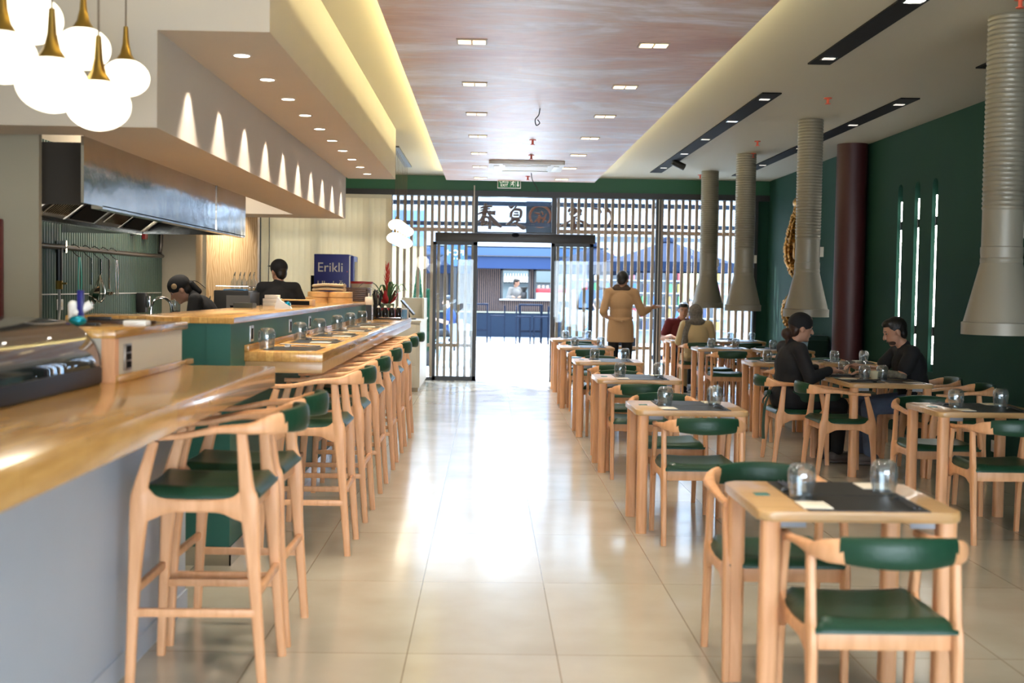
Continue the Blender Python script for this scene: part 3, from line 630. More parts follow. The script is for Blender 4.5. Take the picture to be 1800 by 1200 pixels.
# stools
SX = -1.035
for i, (x, y) in enumerate(((SX, 4.58), (SX, 5.15), (-.985, 6.83), (-.98, 7.78), (-.98, 8.85), (-.98, 9.96), (-.98, 10.97), (-.98, 12.04))):
    nm = ['green seated beech bar stool nearest the viewer at the near counter', 'green seated beech bar stool second at the near counter, partly hidden by the first'][i] if i < 2 else f'green seated beech bar stool, {ords[i-2]} in the row at the green bar'
    STOOL.put((x, y, 0), PI / 2 + random.uniform(-.02, .02), nm, 'beech bar stools')
# settings on the lower counter (guests face the kitchen)
for i, (yy, pp) in enumerate(((7.05, 'gms'), (7.95, 'gmns'), (8.95, 'gmns'), (10.0, 'gmns'), (11.0, 'gmns'), (11.9, 'gms'))):
    setting(-1.10, yy, 1.10, PI / 2, f'at the {ords[i]} place of the green bar', 'on the green bar', pp, .01, (.11 if i else -.15, .13))

# ================================================================ KITCHEN AND BAR PROPS
# stainless extraction hood
t = thing('kitchen_hood', 'large stainless steel extraction hood above the open kitchen', 'extraction hood', (-2.8, 8.2, 2.0))
b = B(); b.box(-2.045, -2.03, 6.2, 9.2, 1.862, 2.195); b.box(-2.045, -2.03, 9.21, 10.3, 1.862, 2.195); part(t, 'front_panel', b, STEEL)
part(t, 'seam_strip', box(-2.03, -2.024, 9.19, 9.22, 1.862, 2.195), STEEL)
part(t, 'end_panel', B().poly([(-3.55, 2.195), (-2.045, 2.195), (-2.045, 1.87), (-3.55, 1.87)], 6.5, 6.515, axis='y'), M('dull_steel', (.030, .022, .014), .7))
part(t, 'end_panel', B().poly([(-3.55, 2.195), (-2.045, 2.195), (-2.045, 1.87), (-3.55, 1.87)], 10.28, 10.295, axis='y'), STEEL)
part(t, 'drip_tray', B().poly([(-3.5, 1.93), (-2.95, 1.86), (-2.88, 1.86), (-2.88, 1.885), (-2.95, 1.885), (-3.5, 1.955)], 6.52, 10.26, axis='y'), STEEL)
part(t, 'front_lip', box(-2.09, -2.03, 6.5, 10.28, 1.85, 1.868), STEEL)
for k in range(6):
    y0 = 6.6 + k * .61; b = B(); mt = Matrix.Translation((-2.9, 0, 1.89)) @ Matrix.Rotation(-math.radians(38), 4, 'Y')
    b.box(0, .42, y0, y0 + .56, -.01, .01, mtx=mt); f = part(t, 'filter', b, M('filter_frame', (.38, .38, .38), .35, .9))
    if k % 2 == 0:
        b = B()
        for q in range(12): b.box(.06, .36, y0 + .06 + q * .038, y0 + .075 + q * .038, -.03, -.012, mtx=mt)
        rel(obj('baffle', b, STEEL, f), t.location)
    else:
        rel(obj('baffle', box(.03, .39, y0 + .03, y0 + .53, -.02, -.012, mtx=mt), BLACKM, f), t.location)
# rail pipe with tools
t = thing('gas_pipe', 'dark gas pipe running along the green kitchen tiles', 'pipe', (-3.5, 10.5, 1.74))
part(t, 'pipe', B().tube([(-3.5, 9.3, 1.745), (-3.5, 12.9, 1.745), (-3.5, 13.15, 1.79), (-3.5, 13.2, 2.0), (-3.5, 13.2, 2.19)], .022, 12, 5), M('pipe_grey', (.08, .075, .07), .35, .6))
part(t, 'drop_pipe', B().tube([(-3.5, 10.08, 1.74), (-3.5, 10.08, 1.47)], .024, 10), BLACK); part(t, 'valve', B().tube([(-3.5, 10.08, 1.47), (-3.5, 10.08, 1.40)], .028, 8).box(-3.5, -3.44, 10.07, 10.09, 1.44, 1.455), BRASS)
part(t, 'hose', B().tube([(-3.5, 10.08, 1.40), (-3.5, 10.09, 1.25), (-3.48, 10.0, 1.12), (-3.46, 9.95, .95)], .012, 8, 5), M('hose_grey', (.5, .5, .48), .5))
part(t, 'bracket', box(-3.565, -3.48, 10.18, 10.21, 1.70, 1.80), STEEL)
def hang(kind, y, label, mat=STEEL):
    t = thing('hanging_utensil', label, 'utensil', (-3.46, y, 1.70), 0, 'tools hanging from the pipe')
    obj('hook', B().tube([(0, 0, .05), (-.05, 0, .08), (-.07, 0, .045), (-.04, 0, 0), (0, 0, -.03)], .004, 6, 4), BLACK, t)
    if kind == 'strainer':
        obj('handle', B().tube([(0, 0, -.03), (0, 0, -.26)], .013, 8), mat, t); o_ = obj('bowl', B().lathe([(.0, -.0), (.05, .012), (.085, .05), (.088, .055), (.082, .052), (.047, .016), (0, .005)], n=20), mat, t); o_.rotation_euler = (0, PI / 2 + .3, 0); o_.location = (-.01, 0, -.34)
    elif kind == 'ladle':
        obj('handle', B().tube([(0, 0, -.03), (0, .01, -.30)], .011, 8), mat, t); obj('bowl', B().lathe([(0, 0), (.03, .008), (.045, .035), (.042, .035), (.028, .012), (0, .004)], n=18), mat, t).location = (0, .02, -.36)
    elif kind == 'whisk':
        obj('handle', B().tube([(0, 0, -.03), (0, 0, -.17)], .016, 8), mat, t); b = B()
        for k in range(5):
            a = PI * k / 5; b.tube([(0, 0, -.17)] + [(.045 * math.cos(a) * sgn, .045 * math.sin(a) * sgn, zz) for sgn, zz in ((1, -.30), (.9, -.38))] + [(0, 0, -.42)] + [(-.045 * math.cos(a) * .9, -.045 * math.sin(a) * .9, -.38), (-.045 * math.cos(a), -.045 * math.sin(a), -.30), (0, 0, -.17)], .0045, 5, 3)
        obj('wires', b, mat, t)
    else:
        obj('arms', B().sweep([(0, -.01, -.03), (0, -.035, -.2), (0, -.02, -.36)], .03, .007, (0, 1, 0), 8, 4).sweep([(0, .01, -.03), (0, .05, -.2), (0, .03, -.36)], .03, .007, (0, 1, 0), 8, 4), mat, t)
    return t
hang('tongs', 10.46, 'turquoise handled tool hanging leftmost on the kitchen pipe', M('turquoise', (.01, .25, .2), .4))
hang('strainer', 10.75, 'round steel strainer hanging on the kitchen pipe')
hang('whisk', 11.0, 'steel whisk hanging between strainer and ladle'); hang('ladle', 11.25, 'steel ladle hanging on the kitchen pipe'); hang('tongs', 11.5, 'steel tongs hanging rightmost on the kitchen pipe')
for k, (y, l) in enumerate(((9.78, 'white double socket on green tiles at the wall edge'), (10.28, 'white double socket on green tiles beside the gas hose'))):
    t = thing('wall_socket', l, 'socket', (XL + .032, y, 1.27), 0, 'white sockets in the kitchen'); obj('plate', box(0, .008, -.075, .075, -.045, .045, .003), WHITE, t)
    for s in (-1, 1): obj('outlet', B().tube([(.008, s * .036, 0), (.010, s * .036, 0)], .022, 14), PAPER, t)
t = thing('work_counter', 'stainless kitchen work counter behind the green bar', 'counter', (-3.25, 10.5, 0))
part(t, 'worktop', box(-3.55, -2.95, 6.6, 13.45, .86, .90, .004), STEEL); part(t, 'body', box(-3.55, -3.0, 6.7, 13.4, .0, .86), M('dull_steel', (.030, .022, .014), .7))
t = thing('faucet', 'curved chrome faucet rising behind the green bar', 'faucet', (-3.1, 11.35, .90))
obj('spout', B().tube([(0, 0, 0), (0, 0, .30), (.02, .02, .40), (.09, .03, .43), (.16, .04, .39), (.18, .05, .30)], .013, 10, 5), CHROME, t); obj('handle', B().tube([(0, 0, .08), (0, -.08, .12)], .008, 8), CHROME, t); obj('base', B().cyl(0, 0, 0, .05, .028), CHROME, t)
t = thing('soap_dispenser', 'black and chrome soap dispenser on the green tiles', 'dispenser', (-3.52, 12.55, 1.16))
obj('body', box(-.045, .05, -.06, .06, 0, .20, .012), BLACK, t); obj('lever', box(.05, .085, -.03, .03, .05, .17, .008), CHROME, t)
t = thing('glass_beaker', 'glass jug with dark liquid beside the faucet', 'jug', (-2.98, 11.75, .90))
obj('stand', box(-.04, .04, -.04, .04, 0, .26), STEEL, t); obj('vessel', B().lathe([(0, .26), (.048, .26), (.05, .40), (.047, .40), (.045, .265), (0, .265)]), TUMBLER, t); obj('liquid', B().cyl(0, 0, .267, .30, .043), M('dark_liquid', (.03, .02, .01), .2), t)
t = obj('fire_cabinet', box(-2.75, -2.465, 6.235, 6.3, 1.28, 1.78, .01), M('fire_red', (.14, .012, .014), .35)); tag(t, 'dark red cabinet on the beige wall at the left picture edge', 'cabinet'); obj('handle', box(-2.48, -2.47, 6.228, 6.235, 1.6, 1.66), CHROME, t)
for k, (y, c) in enumerate(((12.35, BLACK), (12.75, M('fire_red', (.14, .012, .014), .35)))):
    t = obj('wall_control', box(XL + .032, XL + .07, y - .05, y + .05, 1.93 - .02 * k, 2.08, .004), c); tag(t, ['black', 'small red'][k] + ' control box on the green kitchen tiles under the hood', 'control box')
# espresso machine and things on it
t = thing('espresso_machine', 'black espresso machine with a cup tray behind the bar', 'coffee machine', (-2.56, 12.6, .95))
obj('housing', box(-.19, .16, -.25, .25, 0, .45, .012), BLACK, t); obj('side_panel', box(.16, .178, -.25, .25, .0, .43, .004), M('grey_panel', (.13, .12, .11), .4), t)
obj('drip_front', B().poly([(-.02, .30), (.17, .30), (.12, .17), (.03, .17)], -.29, -.25, axis='y'), BLACKM, t); obj('brew_face', box(-.06, .178, -.262, -.25, .02, .40), M('grey_panel', (.13, .12, .11), .4), t)
obj('group_head', B().tube([(.07, -.26, .22), (.07, -.33, .20), (.07, -.36, .20)], .025, 10), CHROME, t); obj('cup_rail', B().tube([(-.17, -.23, .49), (.15, -.23, .49), (.15, .23, .49), (-.17, .23, .49), (-.17, -.23, .49)], .005, 6), CHROME, t)
t = thing('machine_stand', 'low cabinet carrying the espresso machine behind the green bar', 'cabinet', (-2.56, 12.6, 0)); obj('body', box(-.3, .3, -.35, .35, .08, .93), CREAM, t); obj('top', box(-.31, .31, -.36, .36, .93, .95), CREAM, t); obj('plinth', box(-.28, .28, -.33, .33, 0, .08), BLACKM, t)
BLUE_CLOTH = M('blue_cloth', (.02, .20, .48), .8, bump=.3, scale=12)
b = B(); n = 10
for i in range(n + 1):
    for j in range(n + 1):
        u = i / n; v = j / n; x = -2.66 + .30 * u; z = 1.405 + .006 * math.sin(9 * v + 4 * u)
        if u > .72: z -= (u - .72) * .62; x = -2.66 + .30 * .72 + .02 + (u - .72) * .05
        b.bm.verts.new((x, 12.38 + .30 * v + .02 * math.sin(7 * u), z))
b.bm.verts.ensure_lookup_table()
for i in range(n):
    for j in range(n): q = i * (n + 1) + j; b.bm.faces.new([b.bm.verts[k] for k in (q, q + n + 1, q + n + 2, q + 1)])
t = obj('cloth', b, BLUE_CLOTH); sm = t.modifiers.new('thick', 'SOLIDIFY'); sm.thickness = .006; tag(t, 'blue cloth draped over the espresso machine', 'cloth')
proto = thing('syrup_bottle', 'x', 'bottle', (0, 0, 0)); obj('glass', B().lathe([(0, 0), (.03, 0), (.032, .01), (.032, .09), (.012, .125), (.011, .15), (0, .15)], n=16), TUMBLER, proto); obj('pourer', B().tube([(0, 0, .15), (.01, 0, .19)], [.009, .004], 8), CHROME, proto)
K = Kind(proto)
for k in range(5): K.put((-2.62 + .05 * k, 12.72 + .04 * (k % 2), 1.40 + 0), 0, f'small glass bottle with pourer on the espresso machine, {ords[k]} from the left', 'bottles on the espresso machine')
for k in range(3): K.put((-2.92 + .07 * k, 12.2 + .05 * k, 1.16 - .26 + .25), 0, f'glass bottle between the leaning cook and the espresso machine, {ords[k]} from the left', 'bottles beside the espresso machine')
t = thing('bottle_shelf', 'small shelf unit carrying glass bottles beside the espresso machine', 'shelf', (-2.85, 12.25, 0)); obj('body', box(-.13, .1, -.12, .12, 0, 1.148), CREAM, t)

# things on the upper counter
UZ = 1.294
t = thing('tape_dispenser', 'blue and white tape dispenser on the cream cabinet', 'tape dispenser', (-1.60, 4.85, UZ))
obj('base', box(-.05, .07, -.03, .03, 0, .012, .004), BLACK, t); obj('post', box(-.012, .012, -.012, .012, .012, .14, .004), M('cobalt', (.012, .012, .16), .35), t)
obj('roll', B().tube([(-.025, 0, .045), (.035, .02, .085)], .018, 14).cap((-.035, 0, .03), (-.03, 0, .08), .014, .02), WHITE, t)
t = obj('foil_ball', B().ball((-1.575, 4.74, UZ + .023), (.035, .03, .021), 12, 9), M('turquoise_foil', (.0, .25, .36), .18, .5, bump=1.0, scale=30)); tag(t, 'crumpled turquoise foil ball beside the tape dispenser', 'foil')
t = obj('serving_tray', B().poly([(-1.56 + .16 * math.cos(a), 5.2 + .09 * math.sin(a)) for a in [2 * PI * k / 28 for k in range(28)]], UZ, UZ + .012), M('dark_tray', (.05, .025, .015), .4)); tag(t, 'flat dark oval tray on the cream cabinet', 'tray')
t = obj('eraser_block', box(-1.45, -1.36, 4.90, 4.98, UZ, UZ + .022, .005), WHITE); tag(t, 'white rectangular block on the cream cabinet', 'block')
t = thing('kitchen_knife', 'dark handled kitchen knife on the oval tray', 'knife', (-1.58, 5.18, UZ + .012)); obj('handle', box(-.10, .0, -.01, .01, 0, .016, .004), BLACK, t); obj('blade', box(.0, .14, -.012, .012, .003, .006), CHROME, t)
# display case
t = thing('display_case', 'curved glass refrigerated display case on the near counter', 'display case', (-1.7, 3.5, 1.10))
y0, y1 = 2.35, 4.44
part(t, 'base', box(-1.93, -1.385, y0, y1, 1.10, 1.165, .01), M('case_navy', (.006, .007, .012), .45, spec=.25))
arc = [(-1.39, 1.165), (-1.395, 1.205), (-1.415, 1.25), (-1.45, 1.29), (-1.50, 1.318), (-1.57, 1.333), (-1.66, 1.338), (-1.80, 1.338)]
def shell(y0, y1, k0, k1, th=.006):
    A = catmull(arc, 4)[k0:k1]; b = B(); return b.poly(A + [(x - th * .6, z - th) for x, z in A[::-1]], y0, y1, axis='y')
part(t, 'curved_glass', shell(y0, y1 - .02, 0, 99), glassy('case_glass', (.45, .44, .44), 1.35, .015))
part(t, 'roof', box(-1.93, -1.78, y0, y1, 1.325, 1.345), BLACK)
part(t, 'end_panel', B().poly(arc + [(-1.93, 1.338), (-1.93, 1.165)], y1 - .02, y1, axis='y'), BLACK)
part(t, 'rear_panel', box(-1.93, -1.915, y0, y1 - .02, 1.165, 1.33), BLACKM); part(t, 'inner_shelf', box(-1.9, -1.47, y0 + .02, y1 - .05, 1.17, 1.19), M('grey_panel', (.13, .12, .11), .4))
proto = thing('food_tray', 'x', 'tray'); obj('tray', B().poly(rrect(-.14, .14, -.19, .19, .02), 0, .025, .004), STEEL, proto)
b = B(); 
for k in range(10): b.ball((random.uniform(-.1, .1), random.uniform(-.15, .15), .033), (.05, .04, .018), 10, 7)
obj('fish', b, M('pale_food', (.62, .56, .50), .5), proto); K = Kind(proto)
for k, yy in enumerate((2.7, 3.2, 3.7)): K.put((-1.68, yy, 1.19), 0, f'steel tray with pale food in the display case, {["nearest", "middle", "farthest"][k]} of three', 'trays in the display case')
# steamers, cloths, trays
t = thing('bamboo_steamer', 'round bamboo steamer stack on the upper green bar counter', 'steamer', (-1.58, 12.3, UZ))
for k, (x, z, r) in enumerate(((0.10, 0, .13), (0.10, .055, .13), (-.12, 0, .12), (-.10, .055, .12))): obj('basket', B().lathe([(0, z), (r, z), (r, z + .048), (r - .012, z + .053), (r - .02, z + .045), (0, z + .045)], (x, 0, 0), 28), M('bamboo', (.55, .32, .12), .5, var=.15, scale=20), t)
for k in range(2):
    b = B().sweep([(-1.72, 12.3, UZ + .127 + .038 * k), (-1.62, 12.28, UZ + .137 + .038 * k), (-1.50, 12.3, UZ + .132 + .038 * k), (-1.43, 12.3, UZ + .130 + .038 * k)], .20, .036, (0, 1, 0), 12, 4, 3)
    t = obj('folded_towel', b, M('tan_towel', (.36, .27, .17), .9, bump=.3, scale=40)); tag(t, f'folded tan towel on the bamboo steamer, {["lower", "upper"][k]} of the two', 'towel', 'towels on the steamer')
for k in range(7):
    t = obj('serving_tray', B().poly(rrect(-1.58, -1.31, 13.35, 13.75, .02), UZ + .022 * k, UZ + .022 * k + .019, .004), M('dark_tray', (.05, .025, .015), .4)); tag(t, f'dark brown serving tray in the stack on the bar, {ords[k]} from below', 'tray', 'stacked brown trays')
t = thing('tissue_box', 'tan wooden utensil box on the upper counter before the bending cook', 'box', (-1.62, 9.9, UZ)); obj('box', box(-.05, .22, -.1, .1, 0, .055, .004), M('bamboo', (.55, .32, .12), .5, var=.15, scale=20), t); obj('opening', box(.0, .20, -.102, -.1, .012, .045), BLACKM, t)
t = thing('paper_stack', 'stack of pale cartons on the upper counter beside the standing cook', 'carton', (-1.74, 9.95, UZ)); 
for k, w in enumerate((.07, .07, .055)): obj('carton', box(-w, w, -.05, .05, .03 * k, .03 * k + .028, .002), PAPER, t)
t = thing('tape_roll', 'white and blue tape dispenser on the green bar counter', 'tape dispenser', (-1.46, 8.8, UZ)); obj('body', B().poly([(-.06, 0), (-.055, .03), (-.04, .085), (-.02, .06), (.05, .02), (.06, 0)], -.025, .025, axis='y'), WHITE, t); obj('tape', B().tube([(.03, -.02, .03), (.03, .02, .03)], .022, 14), M('turquoise_foil', (.0, .25, .36), .18, .5), t)
t = obj('plate', box(-1.84, -1.70, 8.9, 9.05, UZ, UZ + .035), M('slate', (.05, .06, .05), .5)); tag(t, 'low dark slate box on the upper bar counter', 'box')
t = thing('storage_bucket', 'white plastic bucket with red lid on the upper bar counter', 'bucket', (-1.20, 14.33, 1.10))
obj('body', B().lathe([(0, 0), (.10, 0), (.125, .27), (0, .27)], (-.27, 0, .12)), M('milky_plastic', (.72, .62, .48), .4), t); obj('lid', B().lathe([(0, .27), (.132, .27), (.132, .295), (0, .30)], (-.27, 0, .12)), M('lid_red', (.55, .03, .04), .4), t); obj('riser', box(-.4, -.14, -.14, .14, 0.0, .12), CREAM, t)
for o in t.children: pass
# chopstick holder, bottles in tray, pump bottle
t = thing('cutlery_cup', 'black cup full of dark chopsticks beside the potted red plant', 'cup', (-1.22, 13.6, 1.10)); obj('cup', B().cyl(0, 0, 0, .16, .045), BLACK, t)
b = B()
for k in range(16): a = k * 2.4; b.tube([(.02 * math.cos(a), .02 * math.sin(a), .05), (.05 * math.cos(a), .05 * math.sin(a), .30 + .03 * math.sin(k))], .005, 6)
obj('chopstick_bundle', b, STICK, t)
t = thing('sauce_tray', 'black tray holding sauce bottles on the green bar end', 'tray', (-1.09, 13.55, 1.10)); obj('tray', B().poly(rrect(-.15, .15, -.09, .09, .02), 0, .02, .004), BLACK, t); obj('rim', B().poly(rrect(-.155, .155, -.095, .095, .02), .018, .024), CHROME, t)
proto = thing('sauce_bottle', 'x', 'bottle'); obj('body', B().lathe([(0, 0), (.030, 0), (.033, .02), (.030, .08), (.018, .105), (0, .105)], n=18), M('soy_black', (.01, .008, .008), .12), proto); obj('cap', B().lathe([(0, .105), (.018, .105), (.010, .125), (0, .128)], n=14), PAPER, proto)
K = Kind(proto)
for k in range(4): K.put((-1.20 + .073 * k, 13.55, 1.124), 0, f'black sauce bottle with pale cap in the tray, {ords[k]} from the left', 'sauce bottles in the tray')
t = thing('pump_bottle', 'white pump bottle on a dark stand at the bar end', 'bottle', (-1.27, 13.15, 1.10)); obj('stand', box(-.03, .03, -.03, .03, 0, .16), BLACK, t); obj('bottle', box(-.04, .04, -.03, .03, .16, .25, .01), PAPER, t); obj('pump', B().tube([(0, 0, .25), (0, 0, .29)], .007, 8), PAPER, t)
for k, (x, y, c, l) in enumerate(((-1.05, 14.2, (.55, .12, .10), 'small red and yellow can on the bar end'), (-.98, 14.25, (.62, .45, .22), 'small ochre jar on the bar end beside the can'), (-.95, 14.05, (.15, .35, .6), 'small blue and white jar on the bar end'), (-.955, 14.4, (.7, .6, .5), 'small pale jar with dark lid on the bar end'))):
    t = thing('jar', l, 'jar', (x, y, 1.10)); obj('body', B().cyl(0, 0, 0, .10, .033), M(f'jar_{k}', c, .4), t); obj('lid', B().cyl(0, 0, .10, .118, .034), [PAPER, BLACK, WHITE, BLACK][k], t)
# potted bromeliad
t = thing('potted_bromeliad', 'red bromeliad in a green wrapped pot with a red ribbon', 'plant', (-1.14, 13.95, 1.10))
obj('pot', B().lathe([(0, 0), (.06, 0), (.085, .16), (.08, .17), (0, .16)], n=24), M('green_wrap', (.14, .19, .13), .5), t); obj('ribbon', B().lathe([(.075, .09), (.082, .095), (.088, .115), (.079, .12)], n=24), M('ribbon_red', (.45, .02, .03), .4), t)
b = B()
for k in range(14):
    a = k * 2.4 + .3; L = random.uniform(.20, .36); h = random.uniform(.12, .26)
    b.sweep([(0.01 * math.cos(a), .01 * math.sin(a), .15), (L * .4 * math.cos(a), L * .4 * math.sin(a), .17 + h), (L * .8 * math.cos(a), L * .8 * math.sin(a), .17 + h * 1.1), (L * 1.1 * math.cos(a), L * 1.1 * math.sin(a), .14 + h * .8)], [.020, .036, .024, .003], [.004, .004, .003, .002], (-math.sin(a), math.cos(a), 0), 8, 5, 2)
obj('leaves', b, M('leaf_green', (.02, .09, .025), .4), t); b = B(); b.tube([(0, 0, .15), (-.01, 0, .5)], [.012, .01], 8)
for k in range(26):
    a = k * 2.4; z = .28 + .012 * k; r = .065 * (1 - k / 40)
    b.sweep([(0, 0, z), (r * .6 * math.cos(a), r * .6 * math.sin(a), z + .03), (r * math.cos(a), r * math.sin(a), z + .075)], [.018, .022, .003], [.006, .004, .002], (-math.sin(a), math.cos(a), 0), 8, 3, 2)
obj('flower', b, M('bract_red', (.55, .05, .035), .45), t)
b = B()
for k, a in enumerate((.2, .9, 2.2, 3.3, 4.6)): b.sweep([(.03 * math.cos(a), .03 * math.sin(a), .17), (.09 * math.cos(a), .09 * math.sin(a), .22), (.13 * math.cos(a), .13 * math.sin(a), .32)], [.03, .07, .01], [.01, .02, .004], (-math.sin(a), math.cos(a), 0), 10, 4, 2)
obj('bow', b, M('ribbon_red', (.45, .02, .03), .4), t)
# end cabinet with tablet
t = thing('reception_cabinet', 'cream laminate cabinet with drawers beside the sliding door', 'cabinet', (-1.25, 17.9, 0))
part(t, 'body', box(-1.6, -.927, 17.0, 18.9, .06, .97), CREAM); part(t, 'plinth', box(-1.58, -.95, 17.02, 18.88, 0, .06), M('plinth_tan', (.35, .29, .20), .6)); part(t, 'top', box(-1.62, -.915, 16.98, 18.92, .97, .995), CREAM)
part(t, 'raised_back', box(-1.3, -.93, 18.6, 18.9, .995, 1.294), CREAM); part(t, 'raised_side', box(-.955, -.927, 18.0, 18.6, .995, 1.294), CREAM)
for k in range(3): part(t, 'drawer', box(-1.56, -.99, 16.985, 17.0, .10 + .29 * k, .36 + .29 * k, .004), CREAM)
t = thing('display_tablet', 'tilted black point of sale screen on the reception cabinet', 'screen', (-1.12, 17.6, .995)); obj('foot', box(-.1, .1, -.09, .09, 0, .015, .004), BLACK, t); obj('stem', B().tube([(0, 0, .015), (-.03, .02, .16)], .02, 10), BLACK, t)
s_ = obj('screen', box(-.012, .012, -.17, .17, -.14, .14, .004), BLACK, t); s_.location = (-.02, 0, .17); s_.rotation_euler = (0, math.radians(-42), 0)
o = obj('backlight', box(.012, .014, -.155, .155, -.125, .125), M('screen_grey', (.35, .4, .5), .2, emit=.3), t); o.location = (-.02, 0, .17); o.rotation_euler = (0, math.radians(-42), 0)
# fridge
t = thing('drinks_fridge', 'tall blue branded drinks fridge behind the bar', 'fridge', (-2.15, 17.2, 0))
NAVY = M('fridge_blue', (.018, .026, .17), .4)
obj('cabinet', box(-.28, .21, -.02, .5, .08, 1.90, .01), NAVY, t); obj('door', box(.225, .275, .0, .5, .12, 1.88, .012), NAVY, t); obj('door_glass', box(.275, .282, .06, .44, .2, 1.8), glassy('case_glass', (.45, .44, .44), 1.35, .015), t)
obj('seal', box(.21, .225, .0, .49, .12, 1.88), WHITE, t); obj('plinth', box(-.26, .26, .02, .48, 0, .08), BLACK, t); obj('handle', box(.282, .31, .03, .05, .8, 1.3, .005), WHITE, t); obj('rear_grille', box(-.34, -.285, .1, .48, .1, 1.6), BLACKM, t)
LT = M('fridge_letter', (.62, .60, .52), .5)
text_obj('lettering', 'Erikli', .185, .001, LT, t, Matrix.Translation((-.235, -.022, 1.655)) @ FACE_CAM, sx=.97); obj('dot', B().ball((.185, -.022, 1.658), .007), M('dot_red', (.5, .1, .1), .5), t)
text_obj('lettering', 'Uludağı', .125, .001, LT, t, Matrix.Translation((-.235, -.022, 1.44)) @ FACE_CAM)

# ================================================================ PENDANT LAMPS
def pendant(x, y, z, w, label, cone=True):
    t = thing('pendant_lamp', label, 'pendant lamp', (x, y, z), 0, 'glowing glass pendants by the near counter'); h = w * .40
    obj('glass_globe', B().ball((0, 0, 0), (w / 2, w / 2, h), 32, 20), FROST, t)
    obj('brass_cone', B().lathe([(.0, h * .86), (w * .24, h * .86), (w * .20, h * .95), (w * .12, h * 1.25), (w * .07, h * 1.8), (w * .045, h * 2.7), (.0, h * 2.7)], n=28), BRASS, t)
    top = ZC - z; obj('cord', B().tube([(0, 0, h * 2.65), (0, 0, top)], .0035, 8), M('cord_brown', (.12, .08, .05), .5), t)
    return t
def at(px, py, Y):       # a lamp position read off the photograph and set at its real distance
    xr = (px - 857) / F_PX * Y; hy = 505 + ROLL * (px - 857); return xr, Y, CAM_H + (hy - py) * Y / F_PX
for (px, py, Y, w), l in zip(((225, 143, 5.3, .20), (152, 93, 4.9, .21), (62, 43, 4.5, .225), (178, 190, 4.4, .225), (98, 155, 4.1, .23), (14, 108, 4.2, .225), (-22, -6, 4.8, .21)),
    ('pendant globe rightmost in the glowing cluster', 'pendant globe second from the right, upper row of the cluster', 'pendant globe in the top left of the cluster', 'lowest pendant globe of the cluster', 'large pendant globe low in the left middle of the cluster', 'pendant globe at the left picture edge, lower one', 'pendant globe cut off by the top left picture corner')):
    pendant(*at(px, py, Y), w, l)
lamp('pendant_glow', 'POINT', (-1.55, 4.6, 1.98), 4, (1, .9, .7), shadow_soft_size=.12)
t = thing('pendant_canopy', 'long black ceiling canopy of the far pendant row', 'ceiling canopy', (-1.17, 16.5, ZC)); obj('plate', box(-.05, .05, -1.25, 1.25, -.02, 0), BLACK, t)
for k in range(10):
    y = 15.4 + .235 * k; z = 2.245 if k % 2 else 2.07; t = thing('pendant_lamp', f'small glowing glass pendant over the bar end, {ords[k]} from the viewer', 'pendant lamp', (-1.17, y, z), 0, 'small pendants over the bar end')
    obj('glass_globe', B().ball((0, 0, 0), (.105, .105, .072), 24, 14), FROST, t); obj('brass_cone', B().lathe([(0, .06), (.02, .065), (.008, .11), (0, .11)], n=12), BRASS, t); obj('cord', B().tube([(0, 0, .1), (0, 0, ZC - z - .02)], .003, 6), M('cord_brown', (.12, .08, .05), .5), t)
lamp('pendant_glow', 'POINT', (-1.17, 16.5, 1.9), 12, (1, .9, .7), shadow_soft_size=.12)

# ================================================================ GOLDEN CARVING ON THE GREEN WALL
GOLD = M('old_gold', (.46, .25, .07), .34, .85, var=.45, scale=9, bump=.6)
t = thing('golden_carving', 'gilded carved dragon figure on the green wall beside the maroon column', 'carving', (4.22, 16.1, .9))
def gp(y, z, x=0.0): return (x, y, z)
body = [(0, .46, 1.74), (0, .50, 1.60), (-.02, .52, 1.40), (-.03, .56, 1.15), (-.02, .50, .95), (0, .38, .80), (0.02, .30, .66), (0, .40, .52), (-.02, .56, .42), (-.03, .60, .25), (0, .52, .08), (0, .36, 0)]
cb = catmull([(*p, r) for p, r in zip(body, [.06, .09, .12, .14, .13, .10, .07, .11, .14, .14, .10, .04])], 8); obj('body', B().tube([c[:3] for c in cb], [c[3] * (1.04 if i % 2 else .84) for i, c in enumerate(cb)], 16), GOLD, t)
b = B(); cb = catmull([(*p, r) for p, r in zip(body, [.06, .09, .12, .14, .13, .10, .07, .11, .14, .14, .10, .04])], 5)
for k in range(1, len(cb) - 1):
    p = Vector(cb[k][:3]); r = cb[k][3]; tn = (Vector(cb[k + 1][:3]) - Vector(cb[k - 1][:3])).normalized(); nrm = Vector((0, tn.z, -tn.y)); nrm = nrm if nrm.y > 0 else -nrm
    b.cap(p + nrm * r * .8, p + nrm * (r + .05) + Vector((0, 0, .03)), .020, .006, 8)
    
    for q in (-.7, -.2, .3, .75): b.ball(p + Vector((-r * math.cos(q), r * math.sin(q) * 1.0, .02 * math.sin(k * 5 + q * 9))), (.022, .03, .028), 8, 6)
    b.cap(p - nrm * r * .6, p - nrm * (r + .03) + Vector((-.02, 0, -.02)), .016, .005, 8)
obj('scales', b, GOLD, t)
b = B(); b.ball((0, .46, 1.78), (.10, .13, .09), 16, 10); b.cap((0, .50, 1.80), (-.03, .62, 1.84), .03, .006, 8); b.cap((0, .50, 1.76), (-.03, .64, 1.77), .03, .006, 8); b.cap((0, .46, 1.84), (-.02, .56, 1.93), .025, .005, 8); b.cap((0, .38, 1.76), (-.02, .24, 1.70), .06, .04); b.cap((0, .38, 1.70), (-.02, .28, 1.64), .035, .025)
for a in range(7): b.cap((0, .33, 1.82), (.0 + .02 * a - .06, .36 + .10 * math.cos(a), 1.88 + .05 * math.sin(a * 1.7)), .018, .004, 8)
obj('head', b, GOLD, t); b = B()
